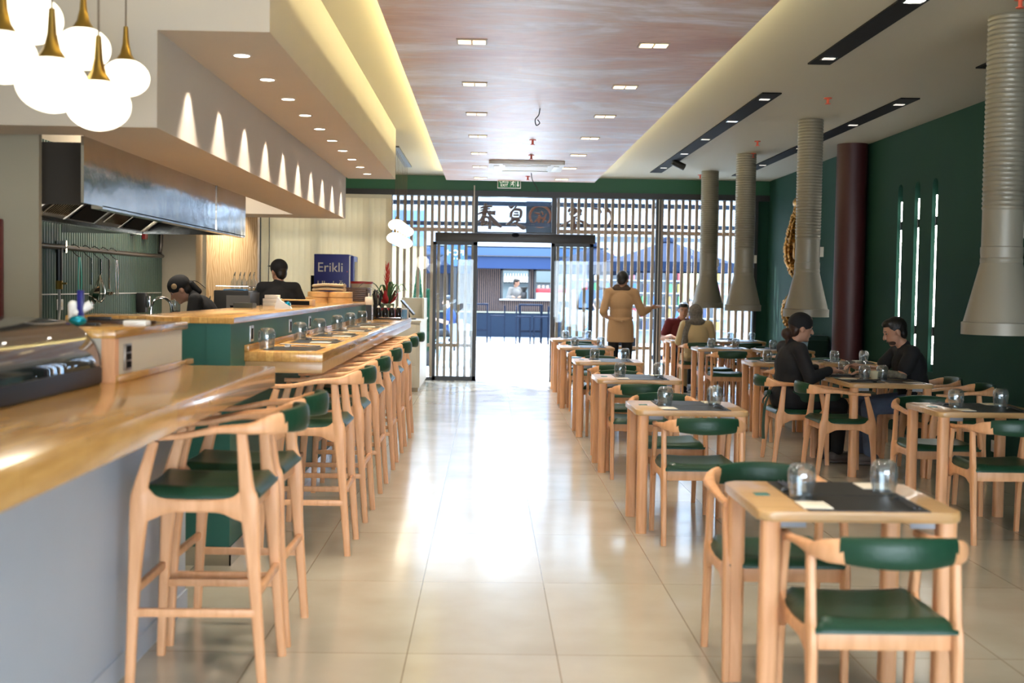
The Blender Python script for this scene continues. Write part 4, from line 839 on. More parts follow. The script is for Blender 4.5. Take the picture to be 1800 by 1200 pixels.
for p, q in (((0, .45, 1.2), (-.1, .2, 1.05)), ((-.1, .2, 1.05), (-.14, .12, 1.14)), ((0, .45, .45), (-.1, .18, .40)), ((-.1, .18, .4), (-.14, .1, .5))): b.cap(p, q, .05, .03)
for p in ((-.14, .12, 1.14), (-.14, .1, .5)):
    for k in range(4): b.cap(p, (p[0] - .03, p[1] - .08 + .04 * k, p[2] + .09), .014, .004, 8)
obj('claws', b, GOLD, t); obj('plinth', B().poly([(-.6, .98 - 1.02), (-.15, .98 - 1.02), (-.28, -.42), (-.44, -.42)], -.12, .14, axis='x').box(-.1, .14, -.55, -.2, -.04, 0.02), M('bronze_green', (.03, .075, .065), .5), t)
lamp('carving_spot', 'SPOT', (3.4, 15.6, 3.1), 26, WARM, (math.radians(28), math.radians(28), 0), spot_size=math.radians(50), spot_blend=.6, shadow_soft_size=.03)

# ================================================================ PEOPLE
def bake(b, voxel, smooth=4):
    me = bpy.data.meshes.new('tmp'); b.bm.to_mesh(me); b.bm.free(); o = bpy.data.objects.new('tmp', me); COL.objects.link(o)
    m = o.modifiers.new('r', 'REMESH'); m.mode = 'VOXEL'; m.voxel_size = voxel
    s = o.modifiers.new('s', 'SMOOTH'); s.iterations = smooth; s.factor = 0.5
    dg = bpy.context.evaluated_depsgraph_get(); dg.update(); r = bpy.data.meshes.new_from_object(o.evaluated_get(dg)); bpy.data.objects.remove(o)
    for p in r.polygons: p.use_smooth = True
    return r
def meshobj(name, me, mat, parent):
    me.name = name; me.materials.clear(); me.materials.append(mat); o = bpy.data.objects.new(name, me); COL.objects.link(o); o.parent = parent; return o
V = Vector
def basis(fw, upv):
    f = V(fw).normalized(); u = V(upv); u = (u - f * u.dot(f)).normalized(); r = f.cross(u); return Matrix((r, f, u)).transposed()     # columns: right, forward, up
def hand(b, w, dirv, palm, side, curl=.5, spread=.10, s=1.0):
    D = V(dirv).normalized(); N = V(palm); N = (N - D * N.dot(D)).normalized(); S = D.cross(N) * side; w = V(w)
    b.cap(w, w + D * .05 * s, .026 * s, .030 * s); rot = Matrix((S, D, N)).transposed(); b.ball(w + D * .055 * s, (.042 * s, .052 * s, .018 * s), 14, 10, rot)
    for k, (o, L) in enumerate(((.030, .072), (.010, .080), (-.010, .074), (-.029, .058))):
        p = w + D * .095 * s + S * o * s; dd = (D + S * (o / .03) * spread).normalized(); n1 = .34 * curl; n2 = .95 * curl; n3 = 1.5 * curl
        for seg, an in ((.42, n1), (.32, n2), (.26, n3)):
            q = p + (dd * math.cos(an) + N * math.sin(an)) * L * seg * s; b.cap(p, q, .0095 * s, .0085 * s, 8); p = q
    p = w + D * .030 * s + S * .030 * s; q = p + (D * .6 + S * .8 + N * .35 * curl).normalized() * .042 * s; b.cap(p, q, .013 * s, .011 * s, 8); b.cap(q, q + (D * .9 + S * .3 + N * .5 * curl).normalized() * .032 * s, .011 * s, .009 * s, 8)
def person(label, loc, rotz, pose, top, bottom, sleeve='long', skin=SKIN, hair='short', hairmat=HAIR, shoes=BLACK, beard=False, extra=None, hem=0.0, fat=0.0, vox=.0075):
    t = thing('person', label, 'person', loc, rotz); J = {k: V(v) for k, v in pose.items() if k not in ('look', 'hands', 'headup')}
    look = V(pose['look']).normalized(); hb = basis(look, pose.get('headup', (0, 0, 1))); hr, hf, hu = hb.col
    spine = (J['chest'] - J['pelvis']).normalized(); tb = basis(pose.get('_', (0, 1, 0)), spine); tb = Matrix((V((1, 0, 0)), spine.cross(V((1, 0, 0))), spine)).transposed()
    b = B(); H = J['head']
    b.ball(J['pelvis'], (.155 + fat, .11 + fat, .12), 16, 12, tb); b.ball((J['pelvis'] + J['chest']) / 2, (.13 + fat, .095 + fat, .17), 16, 12, tb); b.ball(J['chest'], (.150 + fat, .105 + fat, .17), 16, 12, tb)
    nk = (J['shL'] + J['shR']) / 2 + spine * .035; b.cap(J['shL'], J['shR'], .052, .052); b.cap(nk, H - hu * .06 - hf * .012, .056, .050)
    # skull, jaw, nose, ears, brow, lips
    b.ball(H + hu * .028, (.076, .094, .090), 20, 14, hb); b.ball(H - hu * .035 + hf * .018, (.060, .070, .078), 18, 12, hb); b.ball(H - hu * .092 + hf * .060, (.028, .022, .020), 12, 8, hb)
    b.cap(H + hf * .092 + hu * .012, H + hf * .108 - hu * .028, .009, .015, 8); b.cap(H + hf * .086 + hr * .03 + hu * .028, H + hf * .086 - hr * .03 + hu * .028, .011, .011, 8)
    b.ball(H + hf * .084 - hu * .058, (.024, .010, .009), 10, 6, hb)
    for s in (-1, 1): b.ball(H + hr * s * .078 - hf * .004 - hu * .004, (.012, .020, .032), 10, 8, hb)
    for s, a in ((-1, 'L'), (1, 'R')):
        b.cap(J['sh' + a], J['el' + a], .050, .039); b.cap(J['el' + a], J['wr' + a], .039, .027)
        hd, hp, cu = pose['hands'][a]; hand(b, J['wr' + a], hd, hp, (1 if a == 'R' else -1), cu)
        b.cap(J['pelvis'] + V((s * .07, 0, -.02)), J['hip' + a], .09, .09); b.cap(J['hip' + a], J['kn' + a], .082, .056); b.cap(J['kn' + a], J['an' + a], .055, .036)
        b.cap(J['an' + a] + V((0, -.03, -.045)), J['an' + a] + V((0, .14, -.05)), .034, .026)
    meshobj('body', bake(b, vox), skin, t)
    e = B(); 
    for s in (-1, 1): e.ball(H + hf * .080 + hr * s * .030 + hu * .010, (.011, .006, .005), 10, 8, hb)
    obj('eyes', e, M('eye_white', (.65, .62, .6), .3), t); e = B()
    for s in (-1, 1): e.ball(H + hf * .087 + hr * s * .030 + hu * .010, (.0062, .004, .0065), 8, 6, hb)
    obj('irises', e, BLACK, t); e = B()
    for s in (-1, 1): e.cap(H + hf * .092 + hr * s * .015 + hu * .032, H + hf * .086 + hr * s * .044 + hu * .033, .0045, .0035, 6)
    obj('eyebrows', e, HAIR, t); obj('mouth', B().ball(H + hf * .093 - hu * .058, (.019, .004, .004), 10, 6, hb), M('lips', (.30, .09, .08), .5), t)
    # clothes
    g = .012; b = B(); hemz = J['pelvis'] - spine * (.10 + hem)
    b.ball(J['pelvis'], (.165 + g + fat, .122 + g + fat, .13), 16, 12, tb); b.ball((J['pelvis'] + J['chest']) / 2, (.140 + g + fat, .105 + g + fat, .19), 16, 12, tb); b.ball(J['chest'], (.160 + g + fat, .112 + g + fat, .18), 16, 12, tb)
    if hem:
        b.sweep([J['pelvis'] + spine * .10, J['pelvis'], J['pelvis'] - spine * (.10 + hem)], [.32, .37, .385], [.24, .28, .29], (1, 0, 0), 20, 4, 2.2)
    b.cap(J['shL'], J['shR'], .056 + g, .056 + g); b.cap((J['shL'] + J['shR']) / 2, nk + spine * .018, .070, .060)
    for a in 'LR':
        if sleeve == 'none': continue
        S_, E_, W_ = J['sh' + a], J['el' + a], J['wr' + a]
        if sleeve == 'short': b.cap(S_, S_.lerp(E_, .66), .056 + g, .054 + g)
        else: b.cap(S_, E_, .054 + g, .046 + g); b.cap(E_, E_.lerp(W_, .62 if sleeve == 'roll' else .95), .047 + g, .040 + g if sleeve == 'roll' else .030 + g)
    meshobj('shirt', bake(b, .010, 5), top, t)
    b = B(); b.ball(J['pelvis'] - spine * .03, (.160 + g * .6 + fat, .116 + g * .6 + fat, .11), 16, 12, tb)
    for s, a in ((-1, 'L'), (1, 'R')):
        b.cap(J['pelvis'] + V((s * .07, 0, -.03)), J['hip' + a], .092, .092); b.cap(J['hip' + a], J['kn' + a], .090, .070); b.cap(J['kn' + a], J['an' + a] + (J['kn' + a] - J['an' + a]).normalized() * .02, .070, .055)
    meshobj('trousers', bake(b, .011, 5), bottom, t)
    for a in 'LR':
        b = B(); A = J['an' + a]; b.cap(A + V((0, -.035, -.035)), A + V((0, .15, -.042)), .046, .036); b.box(A.x - .045, A.x + .045, A.y - .075, A.y + .18, A.z - .085, A.z - .062, .008); obj('shoe', b, shoes, t)
    # hair / headwear
    if hair in ('short', 'cap', 'fade', 'bun'):
        b = B(); b.ball(H + hu * .042 - hf * .016, (.083, .098, .092), 22, 16, hb)
        if hair in ('short', 'fade', 'bun'): b.ball(H + hu * .088 + hf * .022, (.066, .072, .040), 16, 10, hb)
        b.ball(H - hf * .050 - hu * .012, (.068, .050, .075 if hair != 'fade' else .060), 16, 10, hb)
        if hair == 'bun': b.ball(H - hf * .115 - hu * .055, (.052, .050, .050), 14, 10, hb); b.cap(H - hf * .10 - hu * .08, H - hf * .10 - hu * .15, .035, .015)
        meshobj('hair', bake(b, .006, 3), hairmat, t)
    if hair in ('cap', 'bun'):
        b = B(); b.ball(H + hu * .052 - hf * .008, (.091, .108, .093), 22, 16, hb); meshobj('head_cap', bake(b, .007, 3), BLACK_CLOTH, t)
    if hair == 'scarf':
        b = B(); b.ball(H + hu * .03 - hf * .02, (.098, .112, .115), 22, 16, hb); b.ball(H - hu * .06 - hf * .03, (.088, .092, .09), 16, 12, hb); b.ball(nk + V((0, -.01, .01)), (.125, .105, .065), 16, 12); b.ball(nk + V((0, .04, -.05)), (.15, .11, .07), 16, 12)
        b.cap(nk + V((-.13, -.02, -.02)), nk + V((-.17, -.05, -.30)), .06, .05)
        meshobj('headscarf', bake(b, .007, 3), hairmat, t)
    if beard:
        b = B(); b.ball(H - hu * .075 + hf * .045, (.050, .040, .030), 14, 10, hb); meshobj('beard', bake(b, .006, 2), M('stubble', (.06, .032, .022), .8), t)
    if extra: extra(t, J, hb, tb)
    return t
def stand(s=1.0):
    return dict(pelvis=(0, 0, .97), chest=(0, .0, 1.29), head=(0, .02, 1.625), shL=(-.175, 0, 1.43), shR=(.175, 0, 1.43), elL=(-.25, -.02, 1.15), elR=(.25, -.02, 1.15), wrL=(-.24, .12, .95), wrR=(.24, .12, .95),
                hipL=(-.09, 0, .92), hipR=(.09, 0, .92), knL=(-.10, .01, .50), knR=(.10, .01, .50), anL=(-.11, 0, .09), anR=(.11, 0, .09), look=(0, 1, 0), hands={'L': ((0, .3, -1), (1, 0, 0), .5), 'R': ((0, .3, -1), (-1, 0, 0), .5)})
def sit():
    return dict(pelvis=(0, 0, .56), chest=(0, .0, .85), head=(0, .05, 1.165), shL=(-.175, 0, .985), shR=(.175, 0, .985), elL=(-.24, .06, .74), elR=(.24, .06, .74), wrL=(-.16, .28, .80), wrR=(.16, .28, .80),
                hipL=(-.09, .04, .535), hipR=(.09, .04, .535), knL=(-.12, .44, .50), knR=(.12, .44, .50), anL=(-.12, .42, .09), anR=(.12, .42, .09), look=(0, 1, -.05), hands={'L': ((.3, 1, -.05), (0, 0, -1), .5), 'R': ((-.3, 1, -.05), (0, 0, -1), .5)})

# waiter in the tan jacket, seen from behind, right hand raised
p = stand(); p.update(elR=(.30, .02, 1.155), wrR=(.455, .18, 1.225), elL=(-.25, -.07, 1.16), wrL=(-.20, .17, 1.10), look=(.55, 1, -.12), head=(.02, .02, 1.60))
p['hands'] = {'R': ((1, .35, .16), (-.2, .5, -1), .35), 'L': ((.5, 1, -.2), (0, 0, -1), .5)}
def waiter(t, J, hb, tb):
    b = B(); b.cap((-.09, -.02, 1.475), (.09, -.02, 1.475), .045, .045); b.cap((-.07, .0, 1.50), (.07, .0, 1.50), .042, .042); meshobj('collar', bake(b, .007, 2), M('collar_brown', (.06, .035, .02), .8), t)
    b = B(); b.sweep([(-.165, -.04, 1.08), (-.09, -.130, 1.055), (0, -.142, 1.04), (.09, -.130, 1.055), (.165, -.04, 1.08)], .034, .012, (0, 0, 1), 10, 4); b.ball((0, -.15, 1.04), (.03, .018, .022)); b.sweep([(0, -.15, 1.03), (.02, -.158, .97), (.03, -.158, .92)], .022, .006, (1, 0, 0), 8, 3); obj('waist_tie', b, TAN, t)
TAN = M('tan_linen', (.40, .24, .12), .85, bump=.35, scale=9)
person('standing waiter in a tan jacket and black trousers seen from behind, hand stretched out', (1.86, 17.0, 0), 0, p, TAN, BLACK_CLOTH, 'roll', SKIN_D, 'fade', extra=waiter, hem=.13)
# man in the red polo shirt
p = sit(); p.update(head=(-.03, .06, 1.165), look=(.12, 1, -.16), elL=(-.25, .05, .74), wrL=(-.12, .27, .80), elR=(.27, .04, .74), wrR=(.20, .28, .79), anL=(-.12, .30, .09), anR=(.12, .30, .09))
person('seated man in a dark red polo shirt facing the room', (2.93, 18.45, 0), PI, p, M('polo_red', (.13, .012, .016), .85), BLACK_CLOTH, 'short', SKIN, 'fade')
# woman with the headscarf
p = sit(); p.update(look=(-.25, 1, -.05), head=(-.02, .05, 1.14), anL=(-.12, .26, .09), anR=(.12, .26, .09))
def vest(t, J, hb, tb):
    b = B(); b.ball(J['chest'] - V((0, .0, .02)), (.178, .132, .19), 16, 12, tb); b.ball(J['pelvis'] + V((0, 0, .08)), (.180, .14, .18), 16, 12, tb); b.ball(J['pelvis'] - V((0, -.05, .02)), (.21, .19, .09), 16, 12, tb); meshobj('vest', bake(b, .010, 4), M('beige_vest', (.52, .40, .22), .9, bump=.2, scale=12), t)
person('seated woman in a grey headscarf and beige vest seen from behind', (2.97, 17.28, 0), 0, p, M('beige_vest', (.52, .40, .22), .9, bump=.2, scale=12), M('beige_trousers', (.45, .34, .19), .9), 'long', SKIN, 'scarf', M('scarf_grey', (.15, .135, .115), .9, var=.25, scale=40, bump=.3), extra=vest)
# woman in black at the long table
p = sit(); p.update(head=(.02, .10, 1.155), look=(.15, 1, -.1), elL=(-.24, .12, .76), wrL=(-.14, .33, .80), elR=(.25, .10, .74), wrR=(.12, .33, .80), chest=(0, .03, .85), shL=(-.18, .03, .98), shR=(.18, .03, .98))
p['hands'] = {'L': ((.4, 1, 0), (0, 0, -1), .5), 'R': ((-.4, 1, 0), (0, 0, -1), .5)}
def apron(t, J, hb, tb):
    g_ = M('apron_green', (.02, .055, .035), .85, bump=.2, scale=12); b = B(); b.ball((0, .03, .60), (.185, .15, .075), 16, 12); b.cap((-.1, .1, .585), (-.1, .36, .57), .10, .085); b.cap((.1, .1, .585), (.1, .36, .57), .10, .085); meshobj('apron', bake(b, .010, 3), g_, t)
    b = B(); b.sweep([(.02, -.165, .60), (.03, -.21, .50), (.02, -.22, .34), (.03, -.22, .20)], [.03, .05, .06, .07], .008, (1, 0, 0), 10, 5); b.sweep([(-.01, -.165, .60), (-.04, -.20, .54), (-.05, -.20, .50)], .03, .008, (1, 0, 0), 8, 3); b.ball((0, -.165, .60), (.03, .02, .025)); obj('apron_strings', b, g_, t)
person('seated woman in a black shirt, black head cap and green apron, hair in a bun', (2.62, 10.56, 0), -PI / 2 + .15, p, BLACK_CLOTH, BLACK_CLOTH, 'long', SKIN, 'bun', M('brown_hair', (.035, .014, .008), .5, bump=.5, scale=40), M('shoe_grey', (.12, .10, .09), .6), extra=apron, fat=.015)
# man in black at the long table
p = sit(); p.update(chest=(0, .06, .84), head=(0, .19, 1.14), shL=(-.185, .10, .97), shR=(.185, .10, .97), look=(.05, 1, -.34), elL=(-.22, .20, .775), wrL=(-.10, .42, .80), elR=(.20, .27, .79), wrR=(.09, .46, .83))
p['hands'] = {'R': ((-.2, 1, .15), (-.3, 0, -1), .9), 'L': ((.3, 1, 0), (0, 0, -1), .5)}
def tattoo(t, J, hb, tb):
    b = B(); e, w = J['elL'], J['wrL']; b.cap(e.lerp(w, -.02), e.lerp(w, .70), .0415, .0325); me = bake(b, .006, 2); meshobj('tattoo', me, M('tattoo_ink', (.13, .12, .09), .55, var=.7, scale=26), t)
person('seated man in a black shirt and jeans with tattooed forearm, smiling at the table', (3.72, 10.50, 0), PI / 2, p, BLACK_CLOTH, M('denim', (.10, .13, .20), .85, var=.3, scale=6), 'short', SKIN, 'short', beard=True, extra=tattoo, fat=.02, shoes=M('shoe_grey', (.12, .10, .09), .6))
# cooks
p = stand(); p.update(pelvis=(0, -.06, .97), chest=(0, .10, 1.20), head=(0, .31, 1.40), shL=(-.175, .18, 1.31), shR=(.175, .18, 1.31), elL=(-.26, .22, 1.05), elR=(.26, .22, 1.05), wrL=(-.15, .44, 1.0), wrR=(.15, .44, 1.0), look=(0, 1, -.62), headup=(0, .3, 1))
p['hands'] = {'L': ((.2, 1, -.2), (0, 0, -1), .7), 'R': ((-.2, 1, -.2), (0, 0, -1), .7)}
def badge(t, J, hb, tb):
    H = J['head']; r, f, u = hb.col; q = H - r * .090 + u * .06 + f * .035
    obj('cap_badge', B().ball(q, (.006, .026, .026), 16, 10, hb), M('badge_gold', (.40, .26, .12), .5), t); b = B()
    b.sweep([H - f * .10 + u * .03, H - f * .16 + u * .0, H - f * .20 - u * .10], [.03, .03, .02], .006, (1, 0, 0), 8, 4); b.cap(H - f * .10, H - f * .13 - u * .09, .04, .03); obj('cap_tails', b, BLACK_CLOTH, t)
person('cook in black bending over the work counter, black cap with a badge', (-2.52, 11.4, 0), PI / 2 + .25, p, BLACK_CLOTH, BLACK_CLOTH, 'long', SKIN, 'cap', extra=badge)
p = stand(); p.update(look=(-.75, 1, -.1), elL=(-.30, .05, 1.15), wrL=(-.2, .30, 1.1), elR=(.30, .05, 1.15), wrR=(.2, .30, 1.1), head=(0, .02, 1.60)); p['hands'] = {'L': ((.3, 1, 0), (0, 0, -1), .6), 'R': ((-.3, 1, 0), (0, 0, -1), .6)}
def visor(t, J, hb, tb):
    H = J['head']; r, f, u = hb.col; obj('visor', B().ball(H + f * .115 + u * .075, (.06, .045, .008), 16, 8, hb), BLACK_CLOTH, t)
person('cook in a black shirt and dark cap standing with his back to the bar', (-2.27, 13.35, 0), .1, p, BLACK_CLOTH, BLACK_CLOTH, 'long', SKIN, 'cap', extra=visor, fat=.02)

# ================================================================ OUTSIDE
struct('ground_outside', box(-30, 40, YF + .3, 75, -.12, -.005), M('pavement', (.60, .59, .56), .7, var=.08, scale=.6))
struct('wall_building_rear', box(-30, XL - .15, YF, YF + .2, 0, 5), M('wall_tan', (0.45, 0.36, 0.24), 0.8))
def sx(px, Y): return (px - 857) / F_PX * Y
def sz(px, py, Y): return CAM_H + (505 + ROLL * (px - 857) - py) / F_PX * Y
# street side sign of carved characters hung on two bars
YS = 19.95; t = thing('carved_sign', 'large carved wooden calligraphy sign on two bars outside above the entrance', 'sign', (1.5, YS, 2.65))
INK = M('carved_brown', (.05, .028, .02), .6, spec=0.08)
part(t, 'bar', box(-1.7, 4.6, YS - .03, YS + .03, 2.795, 2.865), M('bar_navy', (.02, .03, .05), .5, spec=0.08)); part(t, 'bar', box(-1.7, 4.6, YS - .03, YS + .03, 2.465, 2.53), M('bar_navy', (.02, .03, .05), .5, spec=0.08))
b = B()
for x_ in (-1.6, -.2, 1.03, 2.66, 4.4): b.box(x_ - .02, x_ + .02, YF + .17, YS - .02, 2.81, 2.85); b.box(x_ - .012, x_ + .012, YS - .02, YS + .02, 2.47, 2.86)
part(t, 'bracket', b, BLACK)
def strokes(ox, oy, lst):
    b = B(); k = YS / F_PX
    for pts, ws in lst:
        P_ = [((ox + u / 10 - 857) * k, YS - .05, CAM_H + (505.6 - (oy + v / 10)) * k) for u, v in pts]; W = [w / 10 * k * 1.05 for w in ws]; W = [max(x_ * 1.35, .02) for x_ in W]
        b.sweep(P_, .045, W, (0, 1, 0), 12, 5, 2.2)
    return b
part(t, 'character', strokes(840, 340, [([(20, 275), (120, 245), (235, 240)], [10, 34, 26]), ([(20, 318), (110, 290), (200, 282)], [8, 28, 12]), ([(-40, 390), (60, 350), (150, 335), (215, 325)], [14, 34, 30, 10]),
    ([(115, 190), (110, 300), (80, 420), (20, 490), (-40, 520)], [40, 62, 52, 30, 10]), ([(140, 330), (210, 420), (290, 520), (400, 600)], [20, 34, 60, 30]), ([(150, 380), (220, 355), (290, 355)], [12, 46, 60]),
    ([(85, 450), (130, 425), (185, 455), (195, 540), (190, 640)], [26, 30, 40, 44, 40]), ([(85, 450), (70, 520), (60, 590)], [40, 56, 24]), ([(90, 520), (140, 500), (150, 540), (110, 560)], [14, 20, 22, 20])]), INK)
part(t, 'character', strokes(840, 340, [([(520, 225), (560, 255), (610, 225)], [16, 34, 20]), ([(660, 215), (610, 290), (565, 350), (560, 430)], [20, 26, 36, 44]), ([(590, 300), (660, 285), (730, 305), (735, 380), (715, 440)], [26, 36, 38, 38, 34]),
    ([(610, 340), (690, 345)], [18, 26]), ([(600, 388), (700, 385)], [22, 26]), ([(560, 440), (640, 445), (720, 440)], [40, 34, 30]), ([(600, 470), (540, 515), (480, 555)], [44, 34, 12]), ([(560, 500), (600, 470), (730, 480)], [20, 26, 26]), ([(700, 470), (650, 520), (560, 560)], [26, 30, 16]), ([(610, 510), (700, 560), (780, 605), (830, 600)], [16, 40, 54, 20])]), INK)
part(t, 'character', strokes(930, 340, [([(665, 320), (690, 270), (750, 250), (790, 290), (740, 350), (680, 350)], [30, 40, 36, 50, 44, 30]), ([(830, 340), (860, 300), (900, 275)], [50, 70, 30]), ([(700, 380), (770, 405), (850, 370), (900, 350)], [20, 24, 26, 18]), ([(770, 390), (770, 500), (775, 620)], [26, 30, 50]),
    ([(760, 420), (680, 480), (580, 540), (520, 570)], [14, 26, 36, 16]), ([(790, 430), (880, 470), (960, 510), (1060, 575)], [14, 30, 44, 30]), ([(760, 470), (735, 510), (745, 550)], [24, 30, 20]), ([(800, 480), (850, 540), (870, 560)], [20, 34, 20]), ([(710, 600), (770, 635), (850, 625)], [20, 44, 16])]), INK)
part(t, 'character', strokes(930, 340, [([(1090, 240), (1150, 255), (1210, 250)], [16, 30, 14]), ([(1200, 260), (1220, 300), (1250, 310)], [30, 50, 20]), ([(1280, 220), (1330, 260), (1390, 320)], [30, 40, 14]), ([(1340, 230), (1410, 330), (1430, 420), (1410, 490), (1360, 515)], [20, 40, 44, 56, 14])]), INK)
o = part(t, 'logo_plate', box(.61, 1.08, YS + .03, YS + .05, 2.36, 2.88), M('plate_blue', (.03, .055, .09), .4, spec=0.08)); b = B(); k = 26
b.tube([(.84 + .17 * math.cos(2 * PI * i / k), YS, 2.64 + .17 * math.sin(2 * PI * i / k)) for i in range(k + 1)], .022, 8)
for a in range(9): b.cap((.84 + .04 * math.cos(a * 2.1), YS, 2.60 + .08 * math.sin(a * 1.3)), (.84 + .10 * math.cos(a * 1.7 + 1), YS, 2.62 + .10 * math.sin(a * 2.3)), .018, .010, 8)
rel(obj('emblem', b, M('emblem_rust', (.12, .04, .02), .6, spec=0.08), o), t.location)
# cafe kiosk across the court
KY = 36.6; t = thing('cafe_kiosk', 'blue canopied cafe kiosk with slatted front across the court', 'building', (1.0, KY, 0))
kiosk = t; SL = M('kiosk_slats', (.10, .068, .055), .6, spec=0.08); NB = M('kiosk_blue', (.016, .030, .072), .55, spec=0.08); DKB = M('kiosk_dark', (.012, .020, .034), .55, spec=0.08)
part(t, 'low_wall', box(-3.2, 3.6, KY - .12, KY, 0, .72), DKB); part(t, 'ledge', box(-3.2, 3.6, KY - .16, KY + .04, .72, .76), M('ledge_olive', (.22, .22, .15), .6))
b = B(); x = -3.2
while x < 3.6:
    wx = (.42 < x + .03 < 1.28) or (1.38 < x + .03 < 3.0)
    b.box(x, x + .034, KY - .04, KY, .76, 1.13 if wx else 2.1); x += .062
part(t, 'slats', b, SL); b = B(); b.box(-3.2, .42, KY, KY + .05, .7, 2.7); b.box(.42, 3.6, KY, KY + .05, .7, 1.13); b.box(1.26, 1.40, KY, KY + .05, 1.1, 2.1); b.box(.42, 3.6, KY, KY + .05, 2.03, 2.7); b.box(3.0, 3.6, KY, KY + .05, 1.1, 2.1); part(t, 'front_wall', b, DKB)
for x0, x1 in ((.40, 1.27), (1.39, 3.0)):
    b = B(); b.box(x0, x0 + .06, KY - .06, KY + .02, 1.13, 2.04); b.box(x1 - .06, x1, KY - .06, KY + .02, 1.13, 2.04); b.box(x0, x1, KY - .06, KY + .02, 1.98, 2.04); part(t, 'window', b, BLACK)
part(t, 'sill', box(.36, 3.0, KY - .2, KY, 1.10, 1.135), M('sill_grey', (.45, .45, .45), .5))
part(t, 'awning', B().poly([(KY - 1.0, 2.03), (KY - 1.0, 2.42), (KY, 2.62), (KY, 2.03)], -3.3, 3.7, axis='x'), NB); part(t, 'awning_band', box(-3.35, 3.75, KY - 1.06, KY - 1.0, 2.40, 2.63), M('band_blue', (.035, .06, .11), .5, spec=0.08)); part(t, 'awning_trim', box(-3.35, 3.75, KY - 1.08, KY - .98, 2.375, 2.40), BLACK)
part(t, 'interior', box(.2, 3.4, KY + 2.2, KY + 2.3, 0, 2.7), M('kiosk_inner', (.16, .22, .25), .5)); part(t, 'roof', box(-3.2, 3.6, KY, KY + 2.4, 2.6, 2.7), DKB); part(t, 'shelf', box(.5, 2.9, KY + 2.0, KY + 2.2, 1.62, 1.65), BLACK)
lamp('kiosk_fill', 'AREA', (1.3, KY + 1.0, 2.5), 90, (.85, .95, 1), shape='RECTANGLE', size=2.2, size_y=1)  # unseen area light put inside to brighten the kiosk interior
proto = obj('glass_bottle', B().lathe([(0, 0), (.04, 0), (.04, .16), (.015, .22), (.015, .27), (0, .27)], n=10), M('bottle_pale', (.65, .70, .72), .2)); proto['category'] = 'bottle'; K = Kind(proto)
for k in range(9): K.put((.55 + .085 * k, KY + 2.1, 1.65), 0, f'pale bottle on the kiosk shelf, {ords[k]} from the left', 'bottles on the kiosk shelf')
t = thing('coffee_grinder', 'black coffee grinder in the kiosk window', 'coffee grinder', (1.10, KY + .35, 1.135)); obj('body', box(-.09, .09, -.1, .1, 0, .22, .02), BLACK, t); obj('hopper', B().lathe([(0, .22), (.05, .22), (.12, .36), (0, .37)]), BLACK, t)
t = thing('coffee_machine', 'red and white espresso machine on the kiosk counter', 'coffee machine', (1.9, KY + .35, 1.135)); obj('body', box(-.45, .45, -.2, .2, 0, .20, .01), WHITE, t); obj('red_panel', box(-.46, .46, -.21, .2, .20, .33, .01), M('lid_red', (.55, .03, .04), .4), t)
b = B()
for k in range(6): b.cyl(-.35 + .13 * k, 0, .34, .43, .04)
obj('cups', b, PAPER, t)
part(kiosk, 'counter', box(.45, 2.9, KY + .05, KY + .6, 1.06, 1.135), CREAM)
p = stand(); p.update(look=(-1, .2, -.3), elL=(-.26, .1, 1.15), wrL=(-.12, .3, 1.2), elR=(.26, .1, 1.15), wrR=(.12, .3, 1.2)); p['hands'] = {'L': ((.3, 1, 0), (0, 0, -1), .6), 'R': ((-.3, 1, 0), (0, 0, -1), .6)}
WSH = M('white_shirt', (.30, .30, .30), .8, spec=0.08)
person('barista in a white shirt working behind the kiosk window', (.88, KY + 1.0, 0), PI, p, WSH, BLACK_CLOTH, 'long', SKIN, 'short', vox=.012)
NM = M('navy_metal', (.006, .010, .02), .45, spec=0.08)
def bar_table(x, y, l):
    t = thing('bar_table', l, 'table', (x, y, 0), 0, 'navy bar tables outside'); obj('top', box(-.31, .31, -.31, .31, 1.0, 1.04), NM, t)
    for a in (-1, 1):
        for c in (-1, 1): obj('leg', box(a * .285 - .022, a * .285 + .022, c * .285 - .022, c * .285 + .022, 0, 1.0), NM, t)
    b = B(); b.box(-.28, .28, -.3, -.27, .30, .34); b.box(-.28, .28, .27, .3, .30, .34); obj('stretcher', b, NM, t)
def bar_seat(x, y, r, l):
    t = thing('metal_bar_stool', l, 'bar stool', (x, y, 0), r, 'navy metal stools outside'); obj('seat', box(-.2, .2, -.2, .2, .70, .735, .005), NM, t)
    for a in (-1, 1):
        obj('leg', box(a * .18 - .014, a * .18 + .014, .17, .2, 0, .70), NM, t); obj('leg', box(a * .18 - .014, a * .18 + .014, -.2, -.17, 0, 1.0), NM, t)
    b = B(); b.box(-.19, .19, -.2, -.175, .90, 1.0); obj('backrest', b, NM, t); b = B(); b.box(-.18, .18, .175, .195, .25, .28); b.box(-.18, .18, -.195, -.175, .12, .15); obj('footrest', b, NM, t)
bar_table(1.16, 32.6, 'navy metal bar table in the court seen through the open door'); bar_seat(.95, 32.0, -PI / 2, 'navy metal stool left of the bar table outside'); bar_seat(1.42, 32.0, PI / 2, 'navy metal stool right of the bar table outside')
bar_table(-.28, 32.8, 'navy metal bar table outside behind the left door post'); bar_seat(.28, 32.6, PI / 2, 'navy metal stool beside the left bar table outside')
